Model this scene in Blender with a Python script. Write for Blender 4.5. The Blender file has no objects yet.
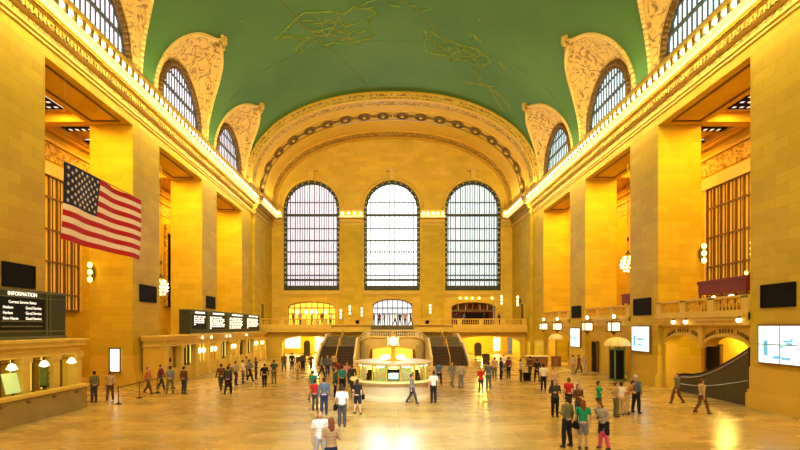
import bpy, math, random
from mathutils import Vector, Matrix, Quaternion
from mathutils.geometry import tessellate_polygon
random.seed(7)
PI=math.pi
sc=bpy.context.scene
COL=sc.collection
FPX=483.6; CX=389.0; CY=326.0; CAMX=-0.45; CAMZ=4.2
def gx(px,Y): return (px-CX)*Y/FPX+CAMX
def gz(py,Y): return CAMZ-(py-CY)*Y/FPX
def gnd(px,py):
    Y=CAMZ*FPX/(py-CY); return gx(px,Y),Y

# ------------------------------------------------------------------ materials
def newmat(name):
    m=bpy.data.materials.new(name); m.use_nodes=True
    nt=m.node_tree; b=nt.nodes['Principled BSDF']; return m,nt,b
def flat(name,c,rough=.6,metal=0,spec=.22,noise=.0,scale=3):
    m,nt,b=newmat(name)
    b.inputs['Roughness'].default_value=rough; b.inputs['Metallic'].default_value=metal
    b.inputs['Specular IOR Level'].default_value=spec
    tc=nt.nodes.new('ShaderNodeTexCoord'); n=nt.nodes.new('ShaderNodeTexNoise'); n.inputs['Scale'].default_value=scale
    nt.links.new(tc.outputs['Object'],n.inputs['Vector'])
    r=nt.nodes.new('ShaderNodeMix'); r.data_type='RGBA'
    k=noise
    r.inputs[6].default_value=(c[0]*(1-k),c[1]*(1-k),c[2]*(1-k),1); r.inputs[7].default_value=(min(1,c[0]*(1+k)),min(1,c[1]*(1+k)),min(1,c[2]*(1+k)),1)
    nt.links.new(n.outputs['Fac'],r.inputs[0]); nt.links.new(r.outputs[2],b.inputs['Base Color'])
    return m
def emit(name,c,s,base=None):
    m,nt,b=newmat(name)
    b.inputs['Base Color'].default_value=(*(base or c),1); b.inputs['Emission Color'].default_value=(*c,1)
    b.inputs['Emission Strength'].default_value=s; b.inputs['Roughness'].default_value=.5
    return m
def stone(name,c,scale=1.0,dark=.72,rough=.55,bw=1.5,bh=.55):
    m,nt,b=newmat(name); L=nt.links
    tc=nt.nodes.new('ShaderNodeTexCoord'); sp=nt.nodes.new('ShaderNodeSeparateXYZ'); ad=nt.nodes.new('ShaderNodeMath'); cb=nt.nodes.new('ShaderNodeCombineXYZ')
    L.new(tc.outputs['Object'],sp.inputs[0]); L.new(sp.outputs[0],ad.inputs[0]); L.new(sp.outputs[1],ad.inputs[1])
    L.new(ad.outputs[0],cb.inputs[0]); L.new(sp.outputs[2],cb.inputs[1])
    br=nt.nodes.new('ShaderNodeTexBrick'); br.inputs['Scale'].default_value=scale
    br.inputs['Brick Width'].default_value=bw; br.inputs['Row Height'].default_value=bh
    br.inputs['Mortar Size'].default_value=.012; br.inputs['Mortar Smooth'].default_value=.4; br.inputs['Bias'].default_value=0
    br.inputs['Color1'].default_value=(*c,1); br.inputs['Color2'].default_value=(c[0]*.86,c[1]*.84,c[2]*.8,1)
    br.inputs['Mortar'].default_value=(c[0]*dark,c[1]*dark,c[2]*dark,1)
    L.new(cb.outputs[0],br.inputs['Vector'])
    n=nt.nodes.new('ShaderNodeTexNoise'); n.inputs['Scale'].default_value=.35; n.inputs['Detail'].default_value=5
    L.new(tc.outputs['Object'],n.inputs['Vector'])
    cr=nt.nodes.new('ShaderNodeMapRange'); cr.inputs[3].default_value=.78; cr.inputs[4].default_value=1.2
    L.new(n.outputs['Fac'],cr.inputs[0])
    mu=nt.nodes.new('ShaderNodeMix'); mu.data_type='RGBA'; mu.blend_type='MULTIPLY'; mu.inputs[0].default_value=1
    L.new(br.outputs['Color'],mu.inputs[6]); L.new(cr.outputs[0],mu.inputs[7]); L.new(mu.outputs[2],b.inputs['Base Color'])
    b.inputs['Roughness'].default_value=rough; b.inputs['Specular IOR Level'].default_value=.18
    return m
def ornament(name,c1,c2,scale=1.2,lo=.45,hi=.6):
    m,nt,b=newmat(name); L=nt.links
    tc=nt.nodes.new('ShaderNodeTexCoord')
    n=nt.nodes.new('ShaderNodeTexNoise'); n.inputs['Scale'].default_value=scale; n.inputs['Detail'].default_value=6; n.inputs['Distortion'].default_value=2.5
    L.new(tc.outputs['Object'],n.inputs['Vector'])
    r=nt.nodes.new('ShaderNodeValToRGB'); r.color_ramp.elements[0].position=lo; r.color_ramp.elements[1].position=hi
    r.color_ramp.elements[0].color=(*c2,1); r.color_ramp.elements[1].color=(*c1,1)
    L.new(n.outputs['Fac'],r.inputs[0]); L.new(r.outputs[0],b.inputs['Base Color'])
    bp=nt.nodes.new('ShaderNodeBump'); bp.inputs['Strength'].default_value=.6; bp.inputs['Distance'].default_value=.1
    L.new(n.outputs['Fac'],bp.inputs['Height']); L.new(bp.outputs[0],b.inputs['Normal'])
    b.inputs['Roughness'].default_value=.6; b.inputs['Specular IOR Level'].default_value=.2
    return m
M={}
M['stone']=stone('pier_stone',(.58,.40,.022))
M['stone_far']=stone('far_wall_stone',(.72,.47,.05),bw=1.6,bh=.7,dark=.82)
M['stone_plain']=flat('plain_stone',(.60,.38,.04),.55,noise=.12,scale=.8)
M['trim']=flat('cornice_stone',(.66,.44,.07),.5,noise=.15,scale=1.5)
M['dentil']=ornament('dentil_ornament',(.50,.34,.06),(.14,.085,.012),3.2,.42,.58)
M['gold']=flat('golden_plaster',(.66,.40,.04),.5,noise=.1,scale=.7)
M['goldorn']=ornament('golden_ornament',(.64,.42,.085),(.26,.14,.02),1.6,.4,.56)
M['lunette']=ornament('lunette_ornament',(.70,.45,.12),(.30,.17,.05),1.25,.38,.50)
M['lunrim']=flat('lunette_rim',(.78,.53,.15),.5,noise=.05)
M['bronze']=flat('dark_bronze',(.075,.06,.022),.45,.3,noise=.2)
M['bronze2']=flat('brown_bronze',(.16,.085,.02),.5,.2,noise=.2)
M['frame']=flat('window_iron',(.05,.06,.045),.5,.2,noise=.1)
M['bar']=flat('window_bar',(.07,.08,.08),.5,0,noise=.1)
M['dark']=flat('black_panel',(.010,.008,.005),.6,0,.05,noise=.1)
M['board']=flat('board_green_black',(.05,.055,.022),.5,0,.1,noise=.15)
M['boardface']=flat('board_face',(.014,.014,.008),.5,0,.05,noise=.15)
M['boardtrim']=flat('board_trim',(.13,.13,.06),.45,.2,noise=.1)
M['marble']=flat('counter_marble',(.30,.21,.065),.35,noise=.35,scale=1.6)
M['beige']=flat('booth_marble',(.62,.50,.28),.35,noise=.2,scale=1.4)
M['beige_side']=flat('stair_stone',(.60,.46,.18),.5,noise=.15,scale=1)
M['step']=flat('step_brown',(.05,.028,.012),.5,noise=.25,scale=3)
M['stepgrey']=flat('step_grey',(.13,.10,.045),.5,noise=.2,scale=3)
M['white']=flat('white_paint',(.8,.76,.66),.5,noise=.03)
M['red']=flat('red_cloth',(.44,.008,.006),.7,noise=.05)
M['navy']=flat('navy_cloth',(.012,.016,.05),.7,noise=.05)
M['flagwhite']=flat('flag_white',(.82,.66,.50),.7,noise=.04)
M['maroon']=flat('maroon_paint',(.18,.025,.012),.5,noise=.2)
M['woodb']=flat('brown_wood',(.22,.09,.03),.5,noise=.2)
M['cream']=flat('cream_canopy',(.78,.66,.30),.5,noise=.05)
M['green']=flat('green_paint',(.12,.18,.05),.5,noise=.1)
M['greenlit']=emit('green_counter_glow',(.55,.75,.30),.35)
M['bulb']=emit('bulb_glow',(1,.80,.40),6)
M['strip']=emit('cornice_fascia_glow',(1,.80,.32),.9)  # uplit cornice fascia: its brightness is put into the material as glow
M['lamp']=emit('lamp_glow',(1,.82,.42),3.5)
M['lantern']=emit('lantern_glass',(1,.86,.48),1.7)
M['officelit']=emit('office_window_glow',(.86,.76,.16),1.15)
M['lampy']=emit('lamp_yellow',(1,.68,.16),5)
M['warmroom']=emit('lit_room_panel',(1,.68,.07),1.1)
M['pane_l']=emit('window_glow_lilac',(.86,.80,.96),.95)
M['pane_c']=emit('window_glow_white',(.95,.96,1.0),2.2)
M['pane_r']=emit('window_glow_blue',(.76,.90,.98),.95)
M['pane_lun']=emit('lunette_glow_left',(.84,.80,.98),1.5)
M['pane_lunr']=emit('lunette_glow_right',(.66,.88,.98),1.3)
M['pane_gold']=emit('gold_glass',(.72,.42,.035),.45)
M['screen']=emit('screen_glow',(.62,.92,.98),1.0)
M['screenink']=emit('screen_ink',(.12,.45,.75),.8)
M['textw']=emit('board_text',(1,.96,.80),1.5)
M['sky']=emit('skylight_glow',(.95,.95,.85),.9)
M['clock']=emit('clock_face',(1,.90,.58),1.5)
M['bluepane']=emit('doorway_glow',(.72,.80,.95),.9)
M['constel']=flat('faded_gold_paint',(.26,.27,.035),.7,noise=.3,scale=1)
M['constel2']=flat('faint_gold_paint',(.13,.25,.045),.7,noise=.3,scale=1)
M['skin']=flat('skin',(.52,.30,.18),.6,noise=.04)
M['eye']=flat('eye_dark',(.02,.012,.01),.3)
M['lip']=flat('lip',(.38,.10,.08),.5)
M['metal']=flat('steel',(.35,.30,.18),.3,.8,noise=.05)
M['plant']=flat('plant_green',(.05,.09,.02),.6,noise=.3)
# ceiling
def mk_ceiling():
    m,nt,b=newmat('ceiling_green'); L=nt.links
    tc=nt.nodes.new('ShaderNodeTexCoord'); n=nt.nodes.new('ShaderNodeTexNoise'); n.inputs['Scale'].default_value=.09; n.inputs['Detail'].default_value=6
    L.new(tc.outputs['Object'],n.inputs['Vector'])
    r=nt.nodes.new('ShaderNodeValToRGB'); r.color_ramp.elements[0].position=.3; r.color_ramp.elements[1].position=.75
    r.color_ramp.elements[0].color=(.048,.145,.026,1); r.color_ramp.elements[1].color=(.095,.22,.038,1)
    L.new(n.outputs['Fac'],r.inputs[0]); L.new(r.outputs[0],b.inputs['Base Color']); b.inputs['Roughness'].default_value=.75
    return m
M['ceiling']=mk_ceiling()
def mk_floor():
    m,nt,b=newmat('floor_marble'); L=nt.links
    tc=nt.nodes.new('ShaderNodeTexCoord')
    br=nt.nodes.new('ShaderNodeTexBrick'); br.offset=0; br.inputs['Scale'].default_value=1
    br.inputs['Brick Width'].default_value=1.5; br.inputs['Row Height'].default_value=1.5; br.inputs['Mortar Size'].default_value=.012
    br.inputs['Color1'].default_value=(.44,.30,.09,1); br.inputs['Color2'].default_value=(.37,.245,.07,1); br.inputs['Mortar'].default_value=(.28,.18,.05,1)
    L.new(tc.outputs['Object'],br.inputs['Vector'])
    n=nt.nodes.new('ShaderNodeTexNoise'); n.inputs['Scale'].default_value=.5; n.inputs['Detail'].default_value=8; n.inputs['Distortion'].default_value=.8
    mp=nt.nodes.new('ShaderNodeMapping'); mp.inputs['Scale'].default_value=(.5,1.6,1)
    L.new(tc.outputs['Object'],mp.inputs[0]); L.new(mp.outputs[0],n.inputs['Vector'])
    cr=nt.nodes.new('ShaderNodeMapRange'); cr.inputs[1].default_value=.3; cr.inputs[2].default_value=.7; cr.inputs[3].default_value=.72; cr.inputs[4].default_value=1.15
    L.new(n.outputs['Fac'],cr.inputs[0])
    mu=nt.nodes.new('ShaderNodeMix'); mu.data_type='RGBA'; mu.blend_type='MULTIPLY'; mu.inputs[0].default_value=1
    L.new(br.outputs['Color'],mu.inputs[6]); L.new(cr.outputs[0],mu.inputs[7]); L.new(mu.outputs[2],b.inputs['Base Color'])
    r2=nt.nodes.new('ShaderNodeMapRange'); r2.inputs[3].default_value=.16; r2.inputs[4].default_value=.38
    L.new(n.outputs['Fac'],r2.inputs[0]); L.new(r2.outputs[0],b.inputs['Roughness'])
    b.inputs['Specular IOR Level'].default_value=.8
    return m
M['floor']=mk_floor()

# ------------------------------------------------------------------ mesh builder
class MB:
    def __init__(s): s.v=[]; s.f=[]; s.m=[]; s.cur=0; s.T=Matrix.Identity(4); s.sm=False
    def add(s,vs,fs):
        o=len(s.v); s.v+= [tuple(s.T@Vector(p)) for p in vs]
        for f in fs: s.f.append(tuple(i+o for i in f)); s.m.append(s.cur)
    def box(s,x0,x1,y0,y1,z0,z1):
        if x0>x1:x0,x1=x1,x0
        s.add([(x0,y0,z0),(x1,y0,z0),(x1,y1,z0),(x0,y1,z0),(x0,y0,z1),(x1,y0,z1),(x1,y1,z1),(x0,y1,z1)],
              [(0,3,2,1),(4,5,6,7),(0,1,5,4),(1,2,6,5),(2,3,7,6),(3,0,4,7)])
    def cyl(s,p0,p1,r0,r1=None,n=10,cap=True):
        if r1 is None:r1=r0
        p0=Vector(p0);p1=Vector(p1);d=(p1-p0)
        if d.length<1e-6:return
        q=d.normalized().to_track_quat('Z','Y'); vs=[]
        for p,r in((p0,r0),(p1,r1)):
            for i in range(n):
                a=2*PI*i/n; vs.append(tuple(p+q@Vector((math.cos(a)*r,math.sin(a)*r,0))))
        fs=[(i,(i+1)%n,n+(i+1)%n,n+i) for i in range(n)]
        if cap: fs+=[tuple(reversed(range(n))),tuple(range(n,2*n))]
        s.add(vs,fs)
    def lathe(s,prof,c=(0,0,0),n=20,a0=0,a1=2*PI,sx=1,sy=1):
        full=abs(a1-a0-2*PI)<1e-6; k=n if full else n+1; vs=[]
        for r,z in prof:
            for i in range(k):
                a=a0+(a1-a0)*i/n; vs.append((c[0]+r*math.cos(a)*sx,c[1]+r*math.sin(a)*sy,c[2]+z))
        fs=[]
        for j in range(len(prof)-1):
            for i in range(n):
                i2=(i+1)%k if full else i+1
                fs.append((j*k+i,j*k+i2,(j+1)*k+i2,(j+1)*k+i))
        s.add(vs,fs)
    def ell(s,c,r,n=12,m=8,rot=None):
        R=rot or Matrix.Identity(3); c=Vector(c); vs=[];fs=[]
        if not hasattr(r,'__len__'): r=(r,r,r)
        for j in range(m+1):
            t=PI*j/m
            for i in range(n):
                a=2*PI*i/n; vs.append(tuple(c+R@Vector((r[0]*math.sin(t)*math.cos(a),r[1]*math.sin(t)*math.sin(a),-r[2]*math.cos(t)))))
        for j in range(m):
            for i in range(n): fs.append((j*n+i,j*n+(i+1)%n,(j+1)*n+(i+1)%n,(j+1)*n+i))
        s.add(vs,fs)
    def cap(s,p0,r0,p1,r1,fl=1.0,n=12):   # tapered capsule, fl flattens y
        p0=Vector(p0);p1=Vector(p1); o=s.T
        s.T=o@Matrix.Scale(1,4)
        s.cyl(p0,p1,r0,r1,n); s.ell(p0,r0,n,8); s.ell(p1,r1,n,8); s.T=o
    def extr(s,prof,y0,y1,closed=True,caps=True):   # profile (x,z) along y
        n=len(prof); vs=[(x,y0,z) for x,z in prof]+[(x,y1,z) for x,z in prof]
        fs=[(i,(i+1)%n,n+(i+1)%n,n+i) for i in range(n if closed else n-1)]
        s.add(vs,fs)
        if caps and closed:
            tr=tessellate_polygon([[Vector((x,z,0)) for x,z in prof]])
            s.add(vs,[tuple(t) for t in tr]+[tuple(i+n for i in t) for t in tr])
    def extrx(s,prof,x0,x1):   # profile (y,z) along x
        n=len(prof); vs=[(x0,y,z) for y,z in prof]+[(x1,y,z) for y,z in prof]
        fs=[(i,(i+1)%n,n+(i+1)%n,n+i) for i in range(n)]
        s.add(vs,fs); tr=tessellate_polygon([[Vector((y,z,0)) for y,z in prof]])
        s.add(vs,[tuple(t) for t in tr]+[tuple(i+n for i in t) for t in tr])
    def tube(s,pts,r,n=6):
        for a,b in zip(pts,pts[1:]): s.cyl(a,b,r,r,n)
    def mesh(s,name,mats,smooth=False):
        me=bpy.data.meshes.new(name); me.from_pydata(s.v,[],s.f)
        for m in (mats if isinstance(mats,(list,tuple)) else [mats]): me.materials.append(M[m] if isinstance(m,str) else m)
        me.polygons.foreach_set('material_index',s.m)
        if smooth: me.polygons.foreach_set('use_smooth',[True]*len(s.f))
        me.update(); return me
    def nx(s): s.cuts=getattr(s,'cuts',[])+[(len(s.v),len(s.f))]
    def each(s,name,mats,parent):
        cuts=getattr(s,'cuts',[])+[(len(s.v),len(s.f))]; out=[]
        if cuts[0]!=(0,0): cuts=[(0,0)]+cuts
        for (v0,f0),(v1,f1) in zip(cuts,cuts[1:]):
            if v1==v0: continue
            o=MB(); o.v=s.v[v0:v1]; o.f=[tuple(i-v0 for i in f) for f in s.f[f0:f1]]; o.m=s.m[f0:f1]; out.append(o.build(name,mats,parent))
        return out
    def build(s,name,mats,parent=None,smooth=False,loc=None):
        o=bpy.data.objects.new(name,s.mesh(name,mats,smooth)); COL.objects.link(o)
        if parent: o.parent=parent
        if loc: o.location=loc
        return o
def empty(name,loc=(0,0,0),rz=0):
    o=bpy.data.objects.new(name,None); COL.objects.link(o); o.location=loc; o.rotation_euler=(0,0,rz); o.empty_display_size=.2; return o
def tag(o,label=None,cat=None,group=None,kind=None):
    if label:o['label']=label
    if cat:o['category']=cat
    if group:o['group']=group
    if kind:o['kind']=kind
    return o
def struct(o): o['kind']='structure'; return o
def copyobj(o,parent=None):
    c=o.copy(); COL.objects.link(c)
    if parent:c.parent=parent
    return c
def copytree(o,parent=None):
    c=copyobj(o,parent)
    for ch in list(o.children): copytree(ch,c)
    return c
def place(o,loc,rz=None):
    o.location=loc
    if rz is not None:o.rotation_euler.z=rz
    return o
def text_mesh(body,size,mat,align='CENTER'):
    cu=bpy.data.curves.new('t','FONT'); cu.body=body; cu.size=size; cu.align_x=align; cu.extrude=.004; cu.resolution_u=2
    o=bpy.data.objects.new('t',cu); COL.objects.link(o)
    dg=bpy.context.evaluated_depsgraph_get(); me=bpy.data.meshes.new_from_object(o.evaluated_get(dg))
    bpy.data.objects.remove(o); me.materials.clear(); me.materials.append(M[mat]); return me
def textobj(name,body,size,mat,mw,parent=None,align='CENTER'):
    o=bpy.data.objects.new(name,text_mesh(body,size,mat,align)); COL.objects.link(o)
    if parent:o.parent=parent
    o.matrix_local=mw; return o

W=18.3
# ================================================================= SHELL
mb=MB(); mb.box(-26,26,-12,80,-.3,0); struct(mb.build('floor','floor'))
# vault profile
EX=2.2
def prof(t,a=18.3,b=11.6,z0=21.6):
    return a*max(0,math.cos(t))**(2/EX), z0+b*max(0,math.sin(t))**(2/EX)
LUN=[29.4,41.9,54.4]; LHW=5.2
def lun_h(u):
    u=abs(u)
    if u>=LHW: return 21.6
    return 21.6+6.9*(1-(u/LHW)**2.4)**(1/2.4)+.55*math.exp(-u/.5)
def t_of_h(h): return math.asin(min(1,(max(0,(h-21.6)/11.6))**(EX/2)))
cols=[-12,-5,2,9,16,20]
y=23.8
while y<60.01:
    cols.append(round(y,3)); y+=.2
extra=[c+s*LHW*(1-e) for c in LUN for s in(-1,1) for e in(0,.001,.004,.01,.02)]
cols=sorted(set(cols+extra+[60.0])); cols=[c for c in cols if c<=60.0]
mb=MB(); mb.sm=True
for side in(-1,1):
    N=26; vs=[];fs=[]
    for yy in cols:
        h=21.6
        for c in LUN:
            if abs(yy-c)<LHW: h=lun_h(yy-c)
        t0=t_of_h(h)
        for k in range(N+1):
            t=t0+(PI/2-t0)*k/N; x,z=prof(t); vs.append((side*x,yy,z))
    for i in range(len(cols)-1):
        for k in range(N):
            a=i*(N+1)+k; f=(a,a+1,a+N+2,a+N+1); fs.append(f if side<0 else tuple(reversed(f)))
    mb.add(vs,fs)
ceil=struct(mb.build('ceiling','ceiling',smooth=True))

# painted constellations: thin gold lines lying on the vault
def on_ceiling(px,py):
    dx=(px-CX)/FPX; dz=-(py-CY)/FPX; lo,hi=5.0,75.0
    def f(Y):
        x=abs(CAMX+dx*Y)/18.3; z=(CAMZ+dz*Y-21.6)/11.6
        return (x**EX+(max(0,z))**EX)-1
    for _ in range(50):
        m=(lo+hi)/2
        if f(m)>0: hi=m
        else: lo=m
    Y=lo; k=.997; return (( CAMX+dx*Y)*k,Y,21.6+(CAMZ+dz*Y-21.6)*k)
def paint(name,lines,mat,r=.05,label=None):
    mb=MB()
    for ln in lines:
        pts=[]
        for (a,b) in zip(ln,ln[1:]):
            n=max(1,int(math.hypot(b[0]-a[0],b[1]-a[1])/4))
            for i in range(n): pts.append((a[0]+(b[0]-a[0])*i/n,a[1]+(b[1]-a[1])*i/n))
        pts.append(ln[-1]); mb.tube([on_ceiling(*p) for p in pts],r,4)
    o=mb.build(name,mat,ceil)
    if label:o['label']=label
def wob(pts,k=1.6):
    out=[]
    for a,b in zip(pts,pts[1:]):
        for i in range(3):
            t=i/3; out.append((a[0]+(b[0]-a[0])*t+random.uniform(-k,k),a[1]+(b[1]-a[1])*t+random.uniform(-k,k)))
    out.append(pts[-1]); return out
paint('painted_line',[[(279,0),(300,23),(340,56),(370,88)],[(398,-2),(410,6),(428,20),(437,32)]],'constel',.035)
fig1=[[(276,38),(286,30),(300,14),(322,11),(345,14),(352,6),(372,8),(376,14),(366,18),(377,34),(352,43),(325,44),(318,40),(300,52),(296,50),(308,38),(290,36),(276,38)],
      [(300,20),(316,24),(330,20),(345,26),(360,22)],[(312,32),(330,28),(348,34),(366,30)],[(318,18),(326,38),(338,18),(350,40)],[(306,28),(318,36),(330,34),(342,40),(356,36)]]
fig2=[[(424,30),(434,34),(444,40),(456,44),(468,46),(478,50),(488,56),(491,64),(482,66),(470,62),(458,60),(446,56),(436,54),(428,52),(423,44),(427,36),(424,30)],
      [(440,44),(452,54),(466,48),(476,60),(488,52)],[(430,40),(440,50),(452,48)],[(468,34),(476,36),(482,42)],[(470,66),(478,76),(484,86)],[(484,84),(496,92),(506,100),(512,112)],
      [(466,82),(480,84),(494,86)],[(490,90),(498,100),(505,110)],[(500,62),(506,70)],[(456,46),(462,56),(474,54),(480,62)]]
random.seed(3)
paint('painted_figure',[wob(l) for l in fig1],'constel',.05)
paint('painted_figure',[wob(l) for l in fig2],'constel',.06)
paint('painted_figure',[wob(l,2.6) for l in fig1[:3]+fig2[:5]]+[wob([(405,2),(420,10),(432,8)],2),wob([(360,4),(385,0),(400,6)],2)],'constel2',.08)
mb=MB()
for p in[(357,8),(312,32),(382,72),(440,80),(468,40),(330,80),(300,60),(420,60),(480,20),(520,40),(250,60),(240,20),(540,60)]:
    mb.ell(on_ceiling(*p),.09,6,4)
mb.build('painted_star','lamp' if False else 'constel',ceil)

# lunettes
def lunette(side,c,n):
    root=empty('lunette_vault',(side*W,c,21.6))
    # shell
    mb=MB(); S=48; R=6
    def C(s):   # s 0..1 along curve
        # dense near ends
        a=PI*(1-s); u=LHW*math.cos(a)
        h=lun_h(u) if abs(u)<LHW-.001 else 21.6
        x,z=prof(t_of_h(h)); return Vector((side*x,u,z))
    def A(s,r=4.15):
        L=1.2; tot=2*L+PI*r; d=s*tot
        if d<L: return Vector((side*(W+.15),-r,21.3+d))
        if d>tot-L: return Vector((side*(W+.15),r,21.3+(tot-d)))
        a=PI-(d-L)/r; return Vector((side*(W+.15),r*math.cos(a),21.3+L+r*math.sin(a)))
    vs=[];fs=[]
    O=Vector((side*W,0,21.6))
    for i in range(S+1):
        s=i/S; c0=C(s); a0=A(s); 
        for j in range(R+1):
            t=j/R; p=c0.lerp(a0,t); p.z+=.35*math.sin(PI*t)*math.sin(PI*s); vs.append(tuple(p-O))
    for i in range(S):
        for j in range(R):
            a=i*(R+1)+j; fs.append((a,a+1,a+R+2,a+R+1))
    mb.add(vs,fs); mb.build('vault_shell','lunette',root,True)
    mb=MB(); pts=[C(i/64)-O for i in range(65)]
    for p in pts: p*=1
    mb.tube([tuple(p+Vector((-side*.05,0,-.03))) for p in pts],.16,6); mb.build('edge_moulding','lunrim',root,True)
    mb=MB(); tip=C(.5)-O
    mb.ell(tip+Vector((0,0,-.1)),(.3,.38,.55)); mb.ell(tip+Vector((-side*.15,0,.45)),(.22,.25,.3))
    for s2 in(-1,1):
        mb.ell(tip+Vector((0,s2*.4,.0)),(.18,.25,.18)); mb.ell(tip+Vector((0,s2*.5,.35)),(.12,.14,.2)); mb.ell(tip+Vector((side*.2,s2*.45,-.55)),(.16,.3,.14))
    mb.build('tip_cartouche','goldorn',root,True)
    # archivolt
    mb=MB()
    for rr,th,of in((3.95,.26,0),(3.62,.1,.05)):
        pts=[tuple(A(i/40,rr)-O+Vector((-side*of,0,0))) for i in range(41)]; mb.tube(pts,th,6)
    mb.build('archivolt',['bronze2'],root,True)
    where={29.4:'nearest the camera',41.9:'middle one of three',54.4:'farthest, beside the great arch'}[c]
    tag(root,f"ornamented cream vault lunette above {'left' if side<0 else 'right'} cornice, {where}",'lunette','ornamented lunettes along the ceiling')
    # window
    w=empty(f'window_{n}',(side*(W+.3),c,21.3)); struct(w)
    mb=MB(); r=3.8; pts=[(-r,0),(r,0)]+[(r*math.cos(PI*i/24),1.3+r*math.sin(PI*i/24)) for i in range(25)]
    tr=tessellate_polygon([[Vector((a,b,0)) for a,b in pts]]); mb.add([(side*.1,a,b) for a,b in pts],[tuple(t) for t in tr])
    mb.build('pane','pane_lun' if side<0 else 'pane_lunr',w)
    mb=MB()
    k=-r+.3
    while k<r:
        top=1.3+math.sqrt(max(0,r*r-k*k)); mb.box(-.05,.05,k-.03,k+.03,0,top); k+=.5
    for z,th in((1.3,.05),(2.6,.12),(4.0,.05)):
        hw=r if z<=1.3 else math.sqrt(max(0,r*r-(z-1.3)**2)); mb.box(-.07,.06,-hw,hw,z-th,z+th)
    mb.build('bars','bar',w)
    mb=MB(); mb.tube([(0,a,b) for a,b in pts[2:]],.2,6); mb.build('window_frame','frame',w)
n=4
for side in(-1,1):
    for c in LUN: lunette(side,c,n); n+=1

# golden end vault (soffit)
def ring(mb,rows,cx=0,N=64):
    vs=[];fs=[]
    for (yy,d) in rows:
        for k in range(N+1):
            t=PI*k/N; s=1 if math.cos(t)>=0 else -1
            x,z=prof(t if t<=PI/2 else PI-t,17.4+d,10.6+d); vs.append((s*x,yy,z))
    for i in range(len(rows)-1):
        for k in range(N):
            a=i*(N+1)+k; fs.append((a,a+1,a+N+2,a+N+1))
    mb.add(vs,fs)
mb=MB()
ring(mb,[(59.95,1.05),(59.7,1.0),(59.6,.8),(59.75,.72)]); 
ring(mb,[(59.8,.46),(59.72,.40),(59.8,.30)]); ring(mb,[(59.75,.10),(59.6,.05),(59.6,-.05),(60.1,-.08),(60.1,0)])
ring(mb,[(61.3,0),(61.3,.06),(63.0,.06),(63.05,-.02),(63.2,-.02)])
ring(mb,[(65.7,-.02),(65.9,-.02),(65.9,.06),(69.4,.06),(69.4,-.06),(69.7,-.06)])
ring(mb,[(71.3,-.06),(71.5,-.06),(71.5,-.16),(72.1,-.16)])
arch=struct(mb.build('trim_1','gold',smooth=False))
mb=MB(); ring(mb,[(59.75,.72),(59.8,.46)]); ring(mb,[(59.8,.30),(59.75,.10)]); ring(mb,[(60.1,0),(61.3,0)]); ring(mb,[(69.7,0),(71.3,0)]); mb.build('ornament_band','goldorn',arch)
mb=MB(); ring(mb,[(63.2,.08),(65.7,.08)]); mb.build('rosette_band','gold',arch)
# rosettes: even arc spacing
def arcpts(a,b,step,y):
    P=[];N=800;prev=None;acc=0;out=[]
    for k in range(N+1):
        t=PI*k/N; s=1 if math.cos(t)>=0 else -1; x,z=prof(t if t<=PI/2 else PI-t,a,b); p=Vector((s*x,y,z)); P.append(p)
    L=sum((P[i+1]-P[i]).length for i in range(N)); n=int(L/step); st=L/n; nxt=st/2; 
    for i in range(N):
        d=(P[i+1]-P[i]).length
        while acc+d>=nxt and len(out)<n:
            out.append((P[i],(P[i+1]-P[i]).normalized())); nxt+=st
        acc+=d
    return out
mb=MB(); mb.lathe([(.85,0),(.85,.12),(.7,.18),(.6,.06),(.3,.04)],n=18); mb.cur=1; mb.lathe([(.26,.04),(.22,.2),(.1,.26),(0,.26)],n=12); mb.cur=0; mb.box(-.12,.12,-1.22,-.9,0,.12); mb.box(-.12,.12,.9,1.22,0,.12)
for k in range(8):
    a=k*PI/4; mb.ell((.45*math.cos(a),.45*math.sin(a),.07),(.13,.13,.09),6,4)
ros=mb.mesh('rosette',['bronze2','gold'])
for p,d in arcpts(17.4,10.6,2.45,64.45):
    o=bpy.data.objects.new('rosette',ros); COL.objects.link(o); o.parent=arch
    nrm=Vector((-d.z,0,d.x)).normalized()
    if nrm.dot(Vector((0,0,24))-Vector((p.x,0,p.z)))<0: nrm=-nrm
    o.location=p; o.rotation_mode='QUATERNION'; o.rotation_quaternion=nrm.to_track_quat('Z','Y')

# ------------- far wall with openings
def loopbox(x0,x1,z0,z1): return [(x0,z0),(x1,z0),(x1,z1),(x0,z1)]
def looparch(cx,hw,z0,zs,zt,n=20):   # vertical sides to zs then elliptical arch to zt
    return [(cx-hw,z0),(cx+hw,z0)]+[(cx+hw*math.cos(PI*i/n),zs+(zt-zs)*math.sin(PI*i/n)) for i in range(n+1)]
def pierced(mb,outer,holes,y,depth,revdepth=None):
    loops=[outer]+holes; vs=[];pl=[]
    for l in loops: pl.append([Vector((a,b,0)) for a,b in l])
    tr=tessellate_polygon(pl); flatv=[p for l in loops for p in l]
    mb.add([(a,y,b) for a,b in flatv],[tuple(t) for t in tr])
    for l in holes:
        n=len(l); mb.add([(a,y,b) for a,b in l]+[(a,y+depth,b) for a,b in l],[(i,(i+1)%n,n+(i+1)%n,n+i) for i in range(n)])
YF=72.0
WX=[gx(311.5,YF),gx(392,YF),gx(473,YF)]; WHW=4.15
DO=[(gx(311.5,YF),3.5,7.0,7.8),(gx(392.5,YF),2.95,7.1,8.2),(gx(473.5,YF),3.25,6.9,7.7)]
mb=MB()
holes=[looparch(x,WHW,9.5,21.7,25.9) for x in WX]+[looparch(d[0],d[1],4.3,d[2],d[3]) for d in DO]
pierced(mb,loopbox(-19,19,4.2,34),holes,YF,.9)
struct(mb.build('wall_far','stone_far'))
mb=MB()
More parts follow.
